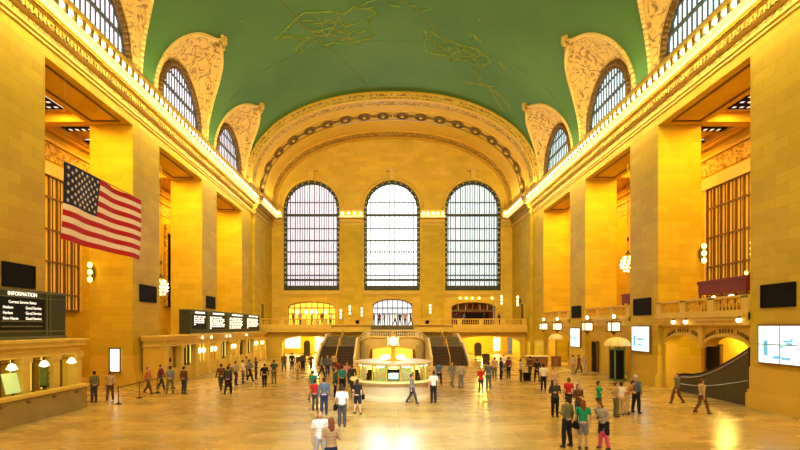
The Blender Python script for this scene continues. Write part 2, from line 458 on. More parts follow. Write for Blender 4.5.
for x in WX:   # sill and string course, window surround
    mb.box(x-WHW-.3,x+WHW+.3,YF-.25,YF,9.0,9.25); mb.box(x-WHW-.3,x+WHW+.3,YF-.15,YF,8.85,9.0)
    pts=[(x+(WHW+.45)*math.cos(PI*i/28),YF-.02,21.7+(4.2+.45)*math.sin(PI*i/28)) for i in range(29)]; mb.tube(pts,.16,6)
    mb.extrx([(YF-.35,25.9),(YF-.5,27.3),(YF,27.3),(YF,25.9)],x-.35,x+.35); mb.box(x-.9,x+.9,YF-.4,YF,27.2,27.5)
mb.box(-18.3,18.3,YF-.12,YF,8.6,8.7)
for d in DO:
    pts=[(d[0]+(d[1]+.15)*math.cos(PI*i/20),YF-.02,d[2]+(d[3]-d[2]+.15)*math.sin(PI*i/20)) for i in range(21)]; mb.tube(pts,.1,6)
struct(mb.build('trim_2','trim'))
# great windows
for i,(x,pm) in enumerate(zip(WX,('pane_l','pane_c','pane_r'))):
    w=struct(empty(f'window_{i+1}',(x,YF+.5,9.5)))
    l=looparch(0,WHW,0,12.2,16.4,28); tr=tessellate_polygon([[Vector((a,b,0)) for a,b in l]])
    mb=MB(); mb.add([(a,.2,b) for a,b in l],[tuple(t) for t in tr]); mb.build('pane',pm,w)
    # border
    li=looparch(0,WHW-.42,.75,12.2,15.9,28); mb=MB(); pierced(mb,l,[li],-.15,.3)
    mb.build('window_frame','frame',w)
    mb=MB(); k=0; xx=-3.6
    hwi=WHW-.42
    while xx<3.7:
        top=12.2+3.7*math.sqrt(max(0,1-(xx/hwi)**2)); wd=.065 if k%2 else .035
        mb.box(xx-wd,xx+wd,-.05,.1,.7,top); xx+=.36; k+=1
    mb.build('mullion_bars','bar',w)
    mb=MB()
    for z,th in((1.6,.16),(2.3,.08),(4.0,.13),(5.8,.07),(7.5,.10),(9.3,.06),(11.3,.17),(13.2,.05)):
        hh=hwi if z<12.2 else hwi*math.sqrt(max(0,1-((z-12.2)/3.7)**2)); mb.box(-hh,hh,-.12,.12,z-th,z+th)
    mb.build('transom_bars','frame',w)
    mb=MB(); z=1.2
    while z<12.5:
        for s in(-1,1): mb.ell((s*(WHW-.2),-.2,z),.12,6,4)
        z+=.75
    for k in range(1,13):
        a=PI*k/13; mb.ell(((WHW-.2)*math.cos(a),-.2,12.2+4.0*math.sin(a)),.09,6,4)
    mb.build('frame_studs','white',w)
# piers' entablature between windows with bulbs
bulbm=MB(); bulbm.ell((0,0,0),(.2,.2,.2),8,6); bulbmesh=bulbm.mesh('bulb','bulb',True)
def bulb(parent,loc):
    o=bpy.data.objects.new('bulb',bulbmesh); COL.objects.link(o); o.parent=parent; o.location=loc; return o
def capit(x0,x1,label):
    t=empty('pier_entablature',((x0+x1)/2,YF,19.2)); h=(x1-x0)/2
    mb=MB(); mb.extrx([(0,0),(-.15,0),(-.15,.3),(-.3,.4),(-.3,.8),(-.8,1.0),(-.8,1.3),(-.4,1.35),(-.4,1.95),(-.85,2.0),(-.85,2.25),(0,2.4)],-h,h)
    mb.build('moulding','trim',t)
    mb=MB(); mb.box(-h,h,-.82,-.75,1.02,1.28); mb.build('glowing_fascia','strip',t)
    k=int(2*h/.72)
    for i in range(k): bulb(t,(-h+(i+.5)*2*h/k,-.68,1.64))
    tag(t,label,'cornice','bulb-lit entablatures on the window piers')
capit(WX[0]+WHW+.05,WX[1]-WHW-.05,'bulb-lit gold entablature between left and centre great windows')
capit(-17.85,WX[0]-WHW-.1,'bulb-lit gold entablature in the left corner of the far wall')
capit(WX[2]+WHW+.1,17.85,'bulb-lit gold entablature in the right corner of the far wall')
capit(WX[1]+WHW+.05,WX[2]-WHW-.05,'bulb-lit gold entablature between centre and right great windows')
# shallow pilasters on far wall
for i,(a,b) in enumerate(((WX[0]+WHW+.25,WX[1]-WHW-.25),(WX[1]+WHW+.25,WX[2]-WHW-.25))):
    mb=MB(); mb.box(a,b,YF-.3,YF,4.3,19.2); mb.box(a-.12,b+.12,YF-.42,YF,4.3,5.1)
    tag(mb.build('stone_pilaster','stone'),f"flat stone pilaster between the {'left' if i==0 else 'right'} and centre great windows",'pilaster','pilasters of the far wall')
# arch-door glazing
for i,(cx,hw,zs,zt) in enumerate(DO):
    d=struct(empty(f'door_{i+1}',(cx,YF+.4,4.3)))
    l=looparch(0,hw,0,zs-4.3,zt-4.3); tr=tessellate_polygon([[Vector((a,b,0)) for a,b in l]])
    mb=MB()
    if i==1: mb.add([(a,.3,b) for a,b in l],[tuple(t) for t in tr]); mb.build('pane','bluepane',d)
    elif i==0: mb.add([(a,.3,b) for a,b in l],[tuple(t) for t in tr]); mb.build('pane','warmroom',d)
    else:
        mb.add([(a,1.2,b) for a,b in l],[tuple(t) for t in tr]); mb.build('back_panel','maroon',d)
        mb=MB(); mb.box(-1.6,2.4,.2,.4,.2,1.9); mb.build('dark_opening','dark',d)
        mb=MB(); mb.box(-hw,hw,.1,.3,2.1,2.3); 
        for k in range(7): mb.box(-hw+k*hw/3-.04,-hw+k*hw/3+.04,.1,.3,2.2,3.1)
        mb.build('transom','cream',d)
    mb=MB(); k=-hw
    while k<=hw+.01:
        top=zs-4.3+(zt-zs)*math.sqrt(max(0,1-(k/hw)**2)); mb.box(k-.05,k+.05,-.05,.08,0 if i<2 else 2.2,top); k+=hw/4
    for z in((1.7,2.6) if i<2 else (2.2,)): mb.box(-hw,hw,-.06,.1,z-.07,z+.07)
    mb.tube([(a,0,b) for a,b in l[2:]],.12,6)
    mb.build('door_frame','bronze2' if i!=1 else 'frame',d)

# ------------------------------------------------ side walls
def pierlabel(side,i):
    s='left' if side<0 else 'right'
    return {0:f"{s} wall stone pier beside the camera",1:f"nearest tall {s} stone pier at the picture edge",2:f"second tall stone pier on the {s}"+(' behind the flag' if side<0 else ' with mid-size screen'),3:f"third tall stone pier on the {s}"+(' above the departures board' if side<0 else ' with smallest screen')}[i]
PFAR=[12.6,25.1,37.6,50.1]; PW=3.9; PD=3.0
for side in(-1,1):
    s='left' if side<0 else 'right'
    for i,f in enumerate(PFAR):
        t=empty('stone_pier',(side*W,f-PW,0)); tag(t,pierlabel(side,i),'pier','tall stone piers along the side walls')
        mb=MB(); mb.T=Matrix.Translation((-side*W,-(f-PW),0)); mb.box(side*W,side*(W+PD),f-PW,f,0,18.2); o=mb.build('shaft','stone',t)
        mb=MB(); mb.box(-side*.22,side*PD,-.04,PW+.04,0,.75); mb.box(-side*.14,side*PD,-.03,PW+.03,.75,.92); mb.box(-side*.05,side*PD,-.02,PW+.02,.92,2.1); mb.build('plinth','stone_plain',t)
    mb=MB()
    mb.box(side*W,side*(W+PD),-12,58.7,18.2,21.9)              # lintel wall
    mb.box(side*W,side*(W+6),58.7,72,0,21.9)                    # solid end bay
    mb.box(side*(W-.4),side*W,62.9,72,0,19.2)
    struct(mb.build(f'wall_{s}','stone'))
    mb=MB(); mb.box(side*25.5,side*25.9,-12,58.7,0,22); mb.box(side*21.3,side*25.5,58.6,58.7,0,20)
    struct(mb.build(f'wall_{s}_aisle','stone'))
    # aisle ceiling with beams
    mb=MB(); mb.box(side*21.3,side*25.5,-12,58.7,19.3,19.5)
    for f in PFAR:
        mb.box(side*21.3,side*25.5,f-PW-.2,f-PW+.6,18.35,19.3); mb.box(side*21.3,side*25.5,f-PW-.35,f-PW+.75,19.05,19.15)
    mb.box(side*21.3,side*21.7,-12,58.7,18.6,19.3); mb.box(side*25.1,side*25.5,-12,58.7,18.5,19.3); mb.box(side*24.9,side*25.5,-12,58.7,18.7,18.9); mb.box(side*25.3,side*25.5,-12,58.7,17.7,17.9)
    struct(mb.build(f'ceiling_{s}_aisle','gold'))
    # recessed panels of lintel soffit
    mb=MB()
    for f in PFAR[:3]+[50.1]:
        y0,y1=f+.7,f+12.5-PW-.7
        for a,b,c,d in((W+.5,W+.62,y0,y1),(W+PD-.62,W+PD-.5,y0,y1),(W+.5,W+PD-.5,y0,y0+.12),(W+.5,W+PD-.5,y1-.12,y1)):
            mb.box(side*a,side*b,c,d,18.12,18.2)
    struct(mb.build(f'trim_{3 if side<0 else 4}','bronze2'))
    # skylights
    mb=MB(); mb.box(side*25.42,side*25.5,14,58,16.4,17.6); mb.name='f'; struct(mb.build(f'trim_{8 if side<0 else 9}','goldorn'))
    for f in(25.1,37.6):
        t=struct(empty(f"window_{(20 if side<0 else 22)+(f>30)}",(side*24.0,f+4.5,19.25)))
        mb=MB(); mb.box(-1.0,1.0,-3.0,7.6,-.02,.05); mb.build('pane','sky',t)
        mb=MB()
        for k in range(5): mb.box(-1.1+k*.5,-.95+k*.5,-3.0,7.6,-.1,-.02)
        k=-3.0
        while k<7.5: mb.box(-1.05,1.05,k,k+.3,-.12,-.02); k+=.75
        mb.build('grid','dark',t)
    # cornice
    def cprof(off): 
        P=[(0,18.75),(.08,18.8),(.08,18.95),(.16,19.0),(.16,19.15),(.05,19.2),(.05,19.42),(.28,19.5),(.32,19.55),(.32,19.95),(.45,20.0),(.85,20.12),(.98,20.25),(1.02,20.38),(1.02,20.52),(.6,20.54),(.58,21.05),(.98,21.1),(1.06,21.2),(1.06,21.36),(.9,21.42),(.2,21.95),(-.3,22.0),(-.3,18.75)]
        return [(side*(W-off-p),z) for p,z in P]
    t=struct(empty(f'trim_{5 if side<0 else 6}',(0,0,0)))
    mb=MB(); mb.extr(cprof(0),-12,62.6); mb.extr(cprof(.45),62.6,72); mb.build('moulding','trim',t)
    mb=MB()
    for off,a,b in((0,15,62.6),(.45,62.6,71)):
        mb.box(side*(W-off-.36),side*(W-off-.3),a,b,19.56,19.94)
        mb.box(side*(W-off-.12),side*(W-off-.03),a,b,19.2,19.42)
        mb.box(side*(W-off-.62),side*(W-off-.35),a,b,20.02,20.06)
    k=16
    while k<71:
        off=.45 if k>62.6 else 0
        mb.box(side*(W-off-.42),side*(W-off-.3),k,k+.12,19.6,19.9); k+=.3
    mb.build('dentil_band','dentil',t)
    mb=MB()
    for off,a,b in((0,-10,62.55),(.45,62.65,71.4)):
        mb.extr([(side*(W-off-.42),20.0),(side*(W-off-1.0),20.16),(side*(W-off-1.04),20.22),(side*(W-off-1.06),20.48),(side*(W-off-.7),20.3)],a,b)
    mb.build('glowing_fascia','strip',t)
    # scallops behind bulbs
    mb=MB(); k=19.5; 
    while k<71.5:
        off=.45 if k>62.6 else 0
        mb.box(side*(W-off-.98),side*(W-off-.58),k-.13,k+.13,20.53,21.1); bulb(t,(side*(W-off-.86),k+.365,20.84)); k+=.73
    mb.build('bulb_brackets','dentil',t)
# wall behind camera
mb=MB(); mb.box(-25,25,-12.4,-12,0,34); struct(mb.build('wall_near','stone_far'))

# grille windows at the back of the near bays
def grille(side,y0,y1,z0,z1,n,dark=False):
    w=struct(empty(f'window_{n}',(side*25.45,(y0+y1)/2,z0))); h=(y1-y0)/2; H=z1-z0
    mb=MB(); mb.box(-.02,.02,-h,h,0,H); mb.build('pane','pane_gold' if not dark else 'bronze2',w)
    mb=MB(); nn=max(2,int(2*h/.8)); 
    for k in range(nn+1):
        yy=-h+2*h*k/nn; mb.box(-side*.18,0,yy-.06,yy+.06,0,H); 
        if k<nn: mb.box(-side*.1,0,yy+h/nn-.03,yy+h/nn+.03,0,H)
    for z in(0,H*.12,H*.36,H*.6,H*.84,H): mb.box(-side*.15,0,-h,h,z-.07,z+.07)
    mb.build('grille_bars','bronze2' if not dark else 'dark',w)
    mb=MB(); mb.box(-side*.3,0,-h-.4,h+.4,H,H+.9); mb.box(-side*.2,0,-h-.4,-h,0,H); mb.box(-side*.2,0,h,h+.25,0,H); mb.build('window_frame','goldorn' if dark else 'beige_side',w)
grille(-1,27,38.8,5.4,15.2,30); grille(1,27,39.2,5.4,15.2,31); grille(-1,54.2,55.6,6.4,14.6,32,True)

# ================================================================= balconies right wall
_b=MB(); _b.lathe([(.075,0),(.04,.1),(.085,.28),(.04,.52),(.07,.62),(.07,.68)],n=6); BAL={}
def add_balusters(mat,parent,p0,p1,step=.3):
    if mat not in BAL: BAL[mat]=_b.mesh('baluster',mat)
    p0=Vector(p0);p1=Vector(p1); L=(p1-p0).length; n=max(1,round(L/step))
    for i in range(n):
        o=bpy.data.objects.new('baluster',BAL[mat]); COL.objects.link(o); o.parent=parent; o.location=p0.lerp(p1,(i+.5)/n)
for bi,(y0,y1) in enumerate(((25.1,33.7),(37.6,46.2),(50.1,58.7))):
    nm=['nearest the camera, above the escalator','middle one, above the cream canopy','farthest, beside third pier'][bi]
    t=empty('balcony',(W,y0,4.4)); tag(t,f"stone balcony in right wall bay, {nm}",'balcony','right wall balconies between piers')
    L=y1-y0
    mb=MB(); mb.box(-.1,6.1,.02,L-.02,.15,.5); mb.box(-.28,.3,.02,L-.02,.3,.55); mb.box(-.18,.3,.02,L-.02,.1,.3); mb.box(-.05,.3,.02,L-.02,-.15,.1); mb.build('floor_slab','trim',t)
    mb=MB(); mb.box(-.12,.25,.02,L-.02,1.32,1.45); mb.box(-.1,.2,.02,L-.02,.55,.65); mb.build('rail','trim',t)
    mb=MB()
    for k in range(4): c=.25+k*(L-.5)/3; mb.nx(); mb.box(-.12,.22,c-.25,c+.25,.55,1.4)
    mb.each('rail_post','trim',t)
    mb=MB()
    for k in range(3):
        a=.25+k*(L-.5)/3+.35; b=.25+(k+1)*(L-.5)/3-.35; add_balusters('gold',t,(.05,a,.65),(.05,b,.65),.3)
    # ground wall with arch
    s=empty('wall_right_bay_%d'%(bi+1)); s.name='wall_right_bay'; struct(s)
    mb=MB()
    # in local (Y,z) -> build in XZ then swap
    o=[(y0,0),(y1,0),(y1,4.5),(y0,4.5)]
    if bi==0: holes=[[(y0+.35,0),(y0+8.25,0)]+[(y0+6.3+1.95*math.cos(PI*i/14),2.95+.7*math.sin(PI*i/14)) for i in range(15)]+[(y0+2.3+1.95*math.cos(PI*i/14),2.95+.7*math.sin(PI*i/14)) for i in range(15)]]
    elif bi==1: holes=[looparch(y0+2.0,1.3,.0,2.4,3.1)]
    else: holes=[looparch(y0+4.3,3.2,.0,2.5,3.5)]
    holes=[[(a,max(b,.001)) for a,b in h] for h in holes]
    mb.T=Matrix(((0,1,0,W+.35),(1,0,0,0),(0,0,1,0),(0,0,0,1)))
    pierced(mb,o,holes,0,.8)
    mb.build('bay_wall','stone_plain',s)
    mb=MB(); 
    for h in holes:
        pts=[(W+.3,a,b) for a,b in h[2:]]; mb.tube(pts,.1,6)
    mb.box(W+.2,W+.4,y0,y1,4.15,4.25); mb.build('arch_moulding','trim',s)
    # back passage
    mb=MB(); mb.box(W+3.0,W+3.1,y0,y1,0,4.5); mb.build('passage_back','stone_plain',s)
    if bi==0:
        mb=MB()
        for cy in(y0+2.3,y0+6.3):
            for k in range(17):
                a=PI*(.2+.6*k/16); p=(W+.33,cy+2.1*math.cos(a),2.85+1.0*math.sin(a))
                if k in(5,11): continue
                mb.box(p[0]-.02,p[0]+.02,p[1]-.05,p[1]+.05,p[2]-.02,p[2]+.2)
        mb.build('arch_lettering','bronze2',s)
        mb=MB(); mb.box(W+.15,W+.4,y0+4.1,y0+4.5,2.9,4.3); mb.build('arch_pilaster','stone_plain',s)
# dark doors
def doorleaf(x,y0,y1,z1,label,name='door_leaf'):
    t=empty('passage_door',(x,(y0+y1)/2,0)); h=(y1-y0)/2; tag(t,label,'door')
    mb=MB(); mb.box(-.06,.06,-h,h,0,z1); mb.build('leaf','dark',t)
    mb=MB(); mb.box(-.1,.08,-h-.1,-h,0,z1+.1); mb.box(-.1,.08,h,h+.1,0,z1+.1); mb.box(-.1,.08,-h-.1,h+.1,z1,z1+.1); mb.build('door_frame','bronze2',t)
    mb=MB(); mb.cyl((-.14,h-.15,1.0),(-.14,h-.15,1.3),.02); mb.build('handle','metal',t)
doorleaf(21.2,34.2-.5,34.9,2.9,'dark door in the passage behind the escalator') if False else None
doorleaf(21.25,31.6,33.0,2.9,'dark door in the passage behind the escalator')
doorleaf(18.52,44.0,45.0,2.7,'tall black door in right wall beside the cream canopy')
# balcony canopies (maroon kiosks)
def kiosk(x,y0,y1,z,h,label):
    t=empty('balcony_kiosk',(x,(y0+y1)/2,z)); L=(y1-y0)/2; tag(t,label,'kiosk','maroon kiosks on the right balconies')
    mb=MB(); mb.box(-.5,.5,-L,L,h*.62,h); mb.box(-.55,.55,-L-.05,L+.05,h*.93,h*1.02); mb.build('fascia','maroon',t)
    mb=MB(); mb.box(-.45,.5,-L+.1,L-.1,0,h*.3); mb.build('counter','woodb',t)
    mb=MB(); 
    for k in(-1,0,1): mb.nx(); mb.box(-.48,-.38,k*(L-.08)-.05,k*(L-.08)+.05,h*.3,h*.65); mb.nx(); mb.box(.38,.48,k*(L-.08)-.05,k*(L-.08)+.05,h*.3,h*.65)
    mb.each('post','maroon',t)
    mb=MB(); mb.ell((-.3,L*.3-L*.6,h*.5),(.1,.25,.12)); mb.nx(); mb.ell((-.2,L*.5,h*.52),(.1,.15,.1)); mb.each('lamp_globe','lamp',t)
kiosk(20.0,27.0,31.2,4.9,2.1,'maroon kiosk on the nearest right balcony above the escalator')
kiosk(19.6,38.6,40.6,4.9,1.9,'small maroon kiosk on the middle right balcony')

# vents and screens on piers
def vent(side,y0,y1,z0,z1,label):
    t=empty('vent_panel',(side*(W-.01),(y0+y1)/2,z0)); h=(y1-y0)/2; H=z1-z0; tag(t,label,'vent','black panels on the piers')
    mb=MB(); mb.box(-side*.07,0,-h,h,0,H); mb.build('panel','dark',t)
    mb=MB(); 
    for a,b,c,d in((-h-.05,h+.05,-.05,.03),(-h-.05,h+.05,H-.03,H+.05),(-h-.05,-h+.03,0,H),(h-.03,h+.05,0,H)): mb.box(-side*.1,0,a,b,c,d)
    for k in range(1,6): mb.box(-side*.085,0,-h,h,H*k/6-.015,H*k/6+.015)
    mb.build('frame','dark',t)
for side,zz,zh in((-1,6.1,7.15),(1,5.15,6.2)):
    s='left' if side<0 else 'right'
    vent(side,22.3,24.25,zz,zh,f'black louvred panel on nearest {s} pier')
    vent(side,34.6,36.9,zz-.1,zh,f'black louvred panel on second {s} pier')
    vent(side,47.2,49.4,zz-.1,zh-.05,f'black louvred panel on third {s} pier')
def screen(y0,y1,z0,z1,label):
    t=empty('display_screen',(W-.01,(y0+y1)/2,z0)); h=(y1-y0)/2; H=z1-z0; tag(t,label,'screen','bright screens on the right piers')
    mb=MB(); mb.box(-.14,0,-h-.1,h+.1,-.1,H+.1); mb.build('casing','woodb',t)
    mb=MB(); mb.box(-.17,-.14,-h,h,0,H); mb.build('display','screen',t)
    mb=MB()
    rnd=random.Random(int(y0)); 
    for k in range(9):
        a=rnd.uniform(-h*.8,h*.6); b=rnd.uniform(.15,H*.7); mb.box(-.18,-.17,a,a+rnd.uniform(.08,.5),b,b+rnd.uniform(.04,.14))
    mb.box(-.18,-.17,h*.55,h*.75,.35,1.1); mb.build('screen_graphics','screenink',t)
    mb=MB(); mb.box(-.182,-.17,-.02,.02,0,H); mb.box(-.182,-.17,-h,h,H/2-.02,H/2+.02); mb.build('panel_joints','metal',t)
screen(21.7,24.3,2.4,4.2,'large bright screen with blue graphics on nearest right pier')
screen(34.6,37.0,2.35,4.15,'mid-size bright screen on second right pier beside cream canopy')
screen(47.2,49.5,2.15,3.95,'small narrow bright screen on third right pier')

# lanterns under right balconies
def lantern(y,label,z=4.15,x=17.5):
    t=empty('hanging_lantern',(x,y,z)); t.scale=(.85,.85,.85); tag(t,label,'lantern','square lanterns under right balconies')
    mb=MB()
    for a in(-1,1):
        for b in(-1,1): mb.box(a*.42-.04,a*.42+.04,b*.42-.04,b*.42+.04,-.42,.42)
    mb.box(-.5,.5,-.5,.5,.38,.5); mb.box(-.5,.5,-.5,.5,-.5,-.4); mb.lathe([(.3,-.5),(.12,-.68),(0,-.8)],n=8); mb.lathe([(.4,.5),(.2,.62),(.1,.75),(0,.8)],n=8)
    mb.build('frame','bronze2',t)
    mb=MB(); mb.box(-.38,.38,-.38,.38,-.38,.36); mb.build('glass','lantern',t)
    mb=MB(); mb.ell((0,0,.95),(.14,.14,.2)); mb.build('top_globe','bulb',t,True)
    mb=MB(); mb.box(0,.5,-.04,.04,.68,.76); mb.build('bracket','bronze2',t)
lantern(56.2,'square lit lantern under farthest right balcony, left one')
lantern(51.6,'square lit lantern under farthest right balcony, right one')
lantern(43.8,'square lit lantern above the tall black door')
lantern(38.6,'square lit lantern above the cream canopy')
for y in(30.9,30.0,25.6): pass
def spot_lamp(x,y,z,label):
    t=empty('balcony_lamp',(x,y,z)); tag(t,label,'lamp','small lamps under nearest right balcony')
    mb=MB(); mb.ell((0,0,-.1),.14); mb.build('globe','lamp',t,True); mb=MB(); mb.cyl((0,0,0),(0,0,.1),.08); mb.box(0,.35,-.03,.03,.06,.12); mb.build('holder','bronze',t)
spot_lamp(18.0,31.4,4.55,'small round lamp under the nearest right balcony, leftmost'); spot_lamp(18.0,30.1,4.55,'small round lamp under the nearest right balcony, middle'); spot_lamp(18.0,25.5,4.6,'small round lamp under the nearest right balcony, beside near pier')

# cream canopy kiosks
def canopy(x,y,z,r,label,door=True):
    t=empty('canopy_kiosk',(x,y,0)); tag(t,label,'kiosk','cream canopied kiosks at right wall')
    mb=MB(); pr=[(r*math.cos(a*PI/16),z+r*.62*math.sin(a*PI/16)) for a in range(9)]
    mb.lathe([(r,z-.08)]+pr,n=20); mb.lathe([(0,z-.06),(r,z-.08)],n=20); mb.build('canopy','cream',t,True)
    mb=MB(); 
    for k in range(10):
        a=2*PI*k/10; mb.tube([((r+.01)*math.cos(b)*math.cos(a),(r+.01)*math.cos(b)*math.sin(a),z+(r*.62+.01)*math.sin(b)) for b in [i*PI/12 for i in range(7)]],.02,4)
    mb.build('canopy_ribs','trim',t)
    mb=MB()
    if door:
        for a in(-.45,.45): mb.nx(); mb.box(-.42,-.34,a-.05,a+.05,0,z); mb.nx(); mb.box(.3,.38,a-.05,a+.05,0,z)
        mb.nx(); mb.box(-.45,.4,-.5,.5,0,.12); mb.nx(); mb.box(-.45,.4,-.5,.5,z-.4,z-.3)
    else: mb.cyl((0,0,0),(0,0,z),.07)
    mb.each('post','green',t)
    mb=MB()
    if door: mb.box(-.36,-.30,-.4,.4,.12,z-.4); mb.box(-.3,.3,-.42,-.36,.12,z-.4); mb.build('dark_panels','dark',t)
    else: mb.lathe([(.5,0),(.5,.9),(.55,1)],n=16); mb.build('counter','woodb',t)
canopy(17.2,37.4,2.75,.95,'cream domed canopy kiosk with dark panels beside second right pier')
canopy(17.1,50.8,2.9,.75,'small cream canopy beside third right pier',False)

# ================================================================= escalator (right near bay)
t=empty('escalator',(18.35,25.3,0)); tag(t,'dark escalator rising toward the nearest right pier','escalator')
L=7.6
def side_prof(): # (y,z) y=0 near
    pts=[(0,0),(0,3.0),(.9,2.5),(2,1.98),(3.0,1.58),(3.9,1.3),(4.7,1.15),(5.7,1.08),(6.1,1.0),(6.35,.75),(6.35,.45),(6.1,.25),(6.1,0)]
    return pts
sp=side_prof()
for xo in(0,1.35):
    mb=MB(); mb.extrx(sp,xo,xo+.16); bp=mb.build('balustrade_panel','bronze',t)
    mb=MB(); mb.tube([(xo+.08,a,b+.03) for a,b in sp[1:-2]],.07,8); mb.build('handrail','dark',bp)
    mb=MB(); mb.tube([(xo-.02,a,b-.14) for a,b in sp[1:-4]],.03,6); mb.tube([(xo-.02,a,b*.45) for a,b in sp[1:-4]],.025,6); mb.build('trim_strip','metal',bp)
mb=MB()
for k in range(12):
    mb.box(.16,1.35,.05+k*.36,.41+k*.36,0,2.2*(1-k/12.)**1.2+.15)
mb.build('steps','metal',t)
mb=MB(); mb.box(.16,1.35,4.37,6.3,0,.12); mb.build('landing_plate','metal',t)

# ================================================================= chandeliers & sconces
def chandelier(x,y,z,top,label):
    t=empty('chandelier',(x,y,z)); t.scale=(.74,.74,.82); top=z+(top-z)/.82; tag(t,label,'chandelier','globe chandeliers in the side bays')
    mb=MB()
    for zz,r in((-.85,.25),(-.55,.55),(-.2,.7),(.15,.7),(.5,.55),(.8,.3)):
        pts=[(r*math.cos(2*PI*k/16),r*math.sin(2*PI*k/16),zz) for k in range(17)]; mb.tube(pts,.03,5)
    for k in range(8):
        a=2*PI*k/8; mb.tube([(.72*math.sin(b)*math.cos(a),.72*math.sin(b)*math.sin(a),-1.0*math.cos(b)) for b in [i*PI/8 for i in range(9)]],.025,4)
    mb.lathe([(0,-1.2),(.12,-1.1),(.15,-.95),(0,-.9)],n=10); mb.build('basket_frame','gold',t)
    mb=MB(); mb.cyl((0,0,.9),(0,0,top-z),.035); mb.ell((0,0,2.6),(.12,.12,.25)); mb.lathe([(.3,1.0),(.12,1.3),(.05,1.5)],n=10); mb.build('stem','bronze',t)
    for zz,r,n in((-.7,.45,6),(-.35,.68,9),(0,.76,10),(.35,.68,9),(.68,.45,6)):
        for k in range(n):
            a=2*PI*(k+.5*(zz>0))/n; b=bulb(t,(r*math.cos(a),r*math.sin(a),zz)); b.scale=(.55,.55,.55)
chandelier(-20.2,41.9,7.55,18.2,'lit globe chandelier hanging in the left bay above ticket hall')
chandelier(20.0,41.4,9.5,18.2,'lit globe chandelier hanging in the middle right bay')
def sconce(x,y,z,dx,dy,label,mat='lampy',s=1):
    t=empty('globe_sconce',(x,y,z)); t.scale=(s,s,s); tag(t,label,'sconce','wall sconces')
    mb=MB(); mb.cyl((0,0,-.5),(0,0,.5),.05); mb.box(-abs(dx)*.0-.12,.12,-.06,.06,-.25,.25); mb.tube([(0,0,0),(dx*.25,dy*.25,-.1),(dx*.4,dy*.4,0)],.03); mb.build('bracket','bronze',t)
    for zz in(-.45,0,.45):
        mb=MB(); mb.ell((dx*.3,dy*.3,zz),(.14,.14,.18)); mb.build('globe',mat,t,True)
sconce(-21.0,33.55,7.9,0,-1,'sconce of lit globes on left reveal beside the flag',s=1.1)
sconce(21.2,33.55,9.2,0,-1,'sconce of lit globes on right reveal at grille window edge',s=1.1)
sconce(25.05,33.6,9.6,-1,0,'lit globes imitating a lamp reflection in right grille window, left one',s=.9)  # globes imitate a lamp reflected in the grille glass
sconce(25.05,32.6,9.8,-1,0,'lit globes imitating a lamp reflection in right grille window, right one',s=.9)  # second set of globes for the reflection in the glass
sconce(25.05,34.2,7.6,-1,0,'low sconce of lit globes in front of right grille window',s=.8)
for px,py in((350,310),(362,312),(341,314),(430,309),(501,300),(524,303)):
    x=gx(px,71.2); sconce(x if px<515 else 17.3,71.2 if px<515 else 65.5,gz(py,71.2),0 if px<515 else -1,-1 if px<515 else 0,{350:'lit sconce at the middle of the first pilaster left of centre doorway',362:'lit sconce on first pilaster, nearest the centre doorway',341:'lit sconce on the outer edge of the first left pilaster',430:'lit sconce on the pilaster right of the centre doorway',501:'lit sconce in the right corner of the far wall',524:'lit sconce beside the narrow dark door on the right'}[px],'lamp',1.1)
for k,px in enumerate((460,466,472,479,492)):
    t=empty('arch_spotlight',(gx(px,71.5),71.5,8.2)); tag(t,['leftmost','second from left','third from left','fourth from left','rightmost'][k]+' lit spotlight above the right arched doorway','lamp','spotlights above right arched doorway')
    mb=MB(); mb.ell((0,-.1,.1),.2); mb.build('globe','lampy',t,True); mb=MB(); mb.cyl((0,0,0),(0,.5,0),.04); mb.build('arm','bronze',t)
for k,px in enumerate((297,306,311,316,326)):
    t=empty('bar_lamp',(gx(px,70.5),70.5,gz(312,70.5))); tag(t,['leftmost','second','middle','fourth','rightmost'][k]+' of the bar lamps before the left arched doorway','lamp','bar lamps on the far balcony')
    mb=MB(); mb.ell((0,0,.0),(.28,.28,.35)); mb.build('shade','lampy',t,True); mb=MB(); mb.cyl((0,0,-1.93),(0,0,-.3),.03); mb.lathe([(.15,-1.94),(.15,-1.9),(0,-1.9)],n=8); mb.build('stand','bronze',t)

# side doors in end bay
for s in(-1,1):
    t=empty('side_door',(s*17.88,66.3,4.3)); tag(t,f"narrow dark door on {'left' if s<0 else 'right'} wall of the far balcony",'door')
    mb=MB(); mb.box(-s*.06,0,-.8,.8,0,2.9); mb.build('leaf','bronze2',t); mb=MB(); mb.box(-s*.1,0,-.95,-.8,0,3.05); mb.box(-s*.1,0,.8,.95,0,3.05); mb.box(-s*.1,0,-.95,.95,2.9,3.05); mb.build('door_frame','trim',t)

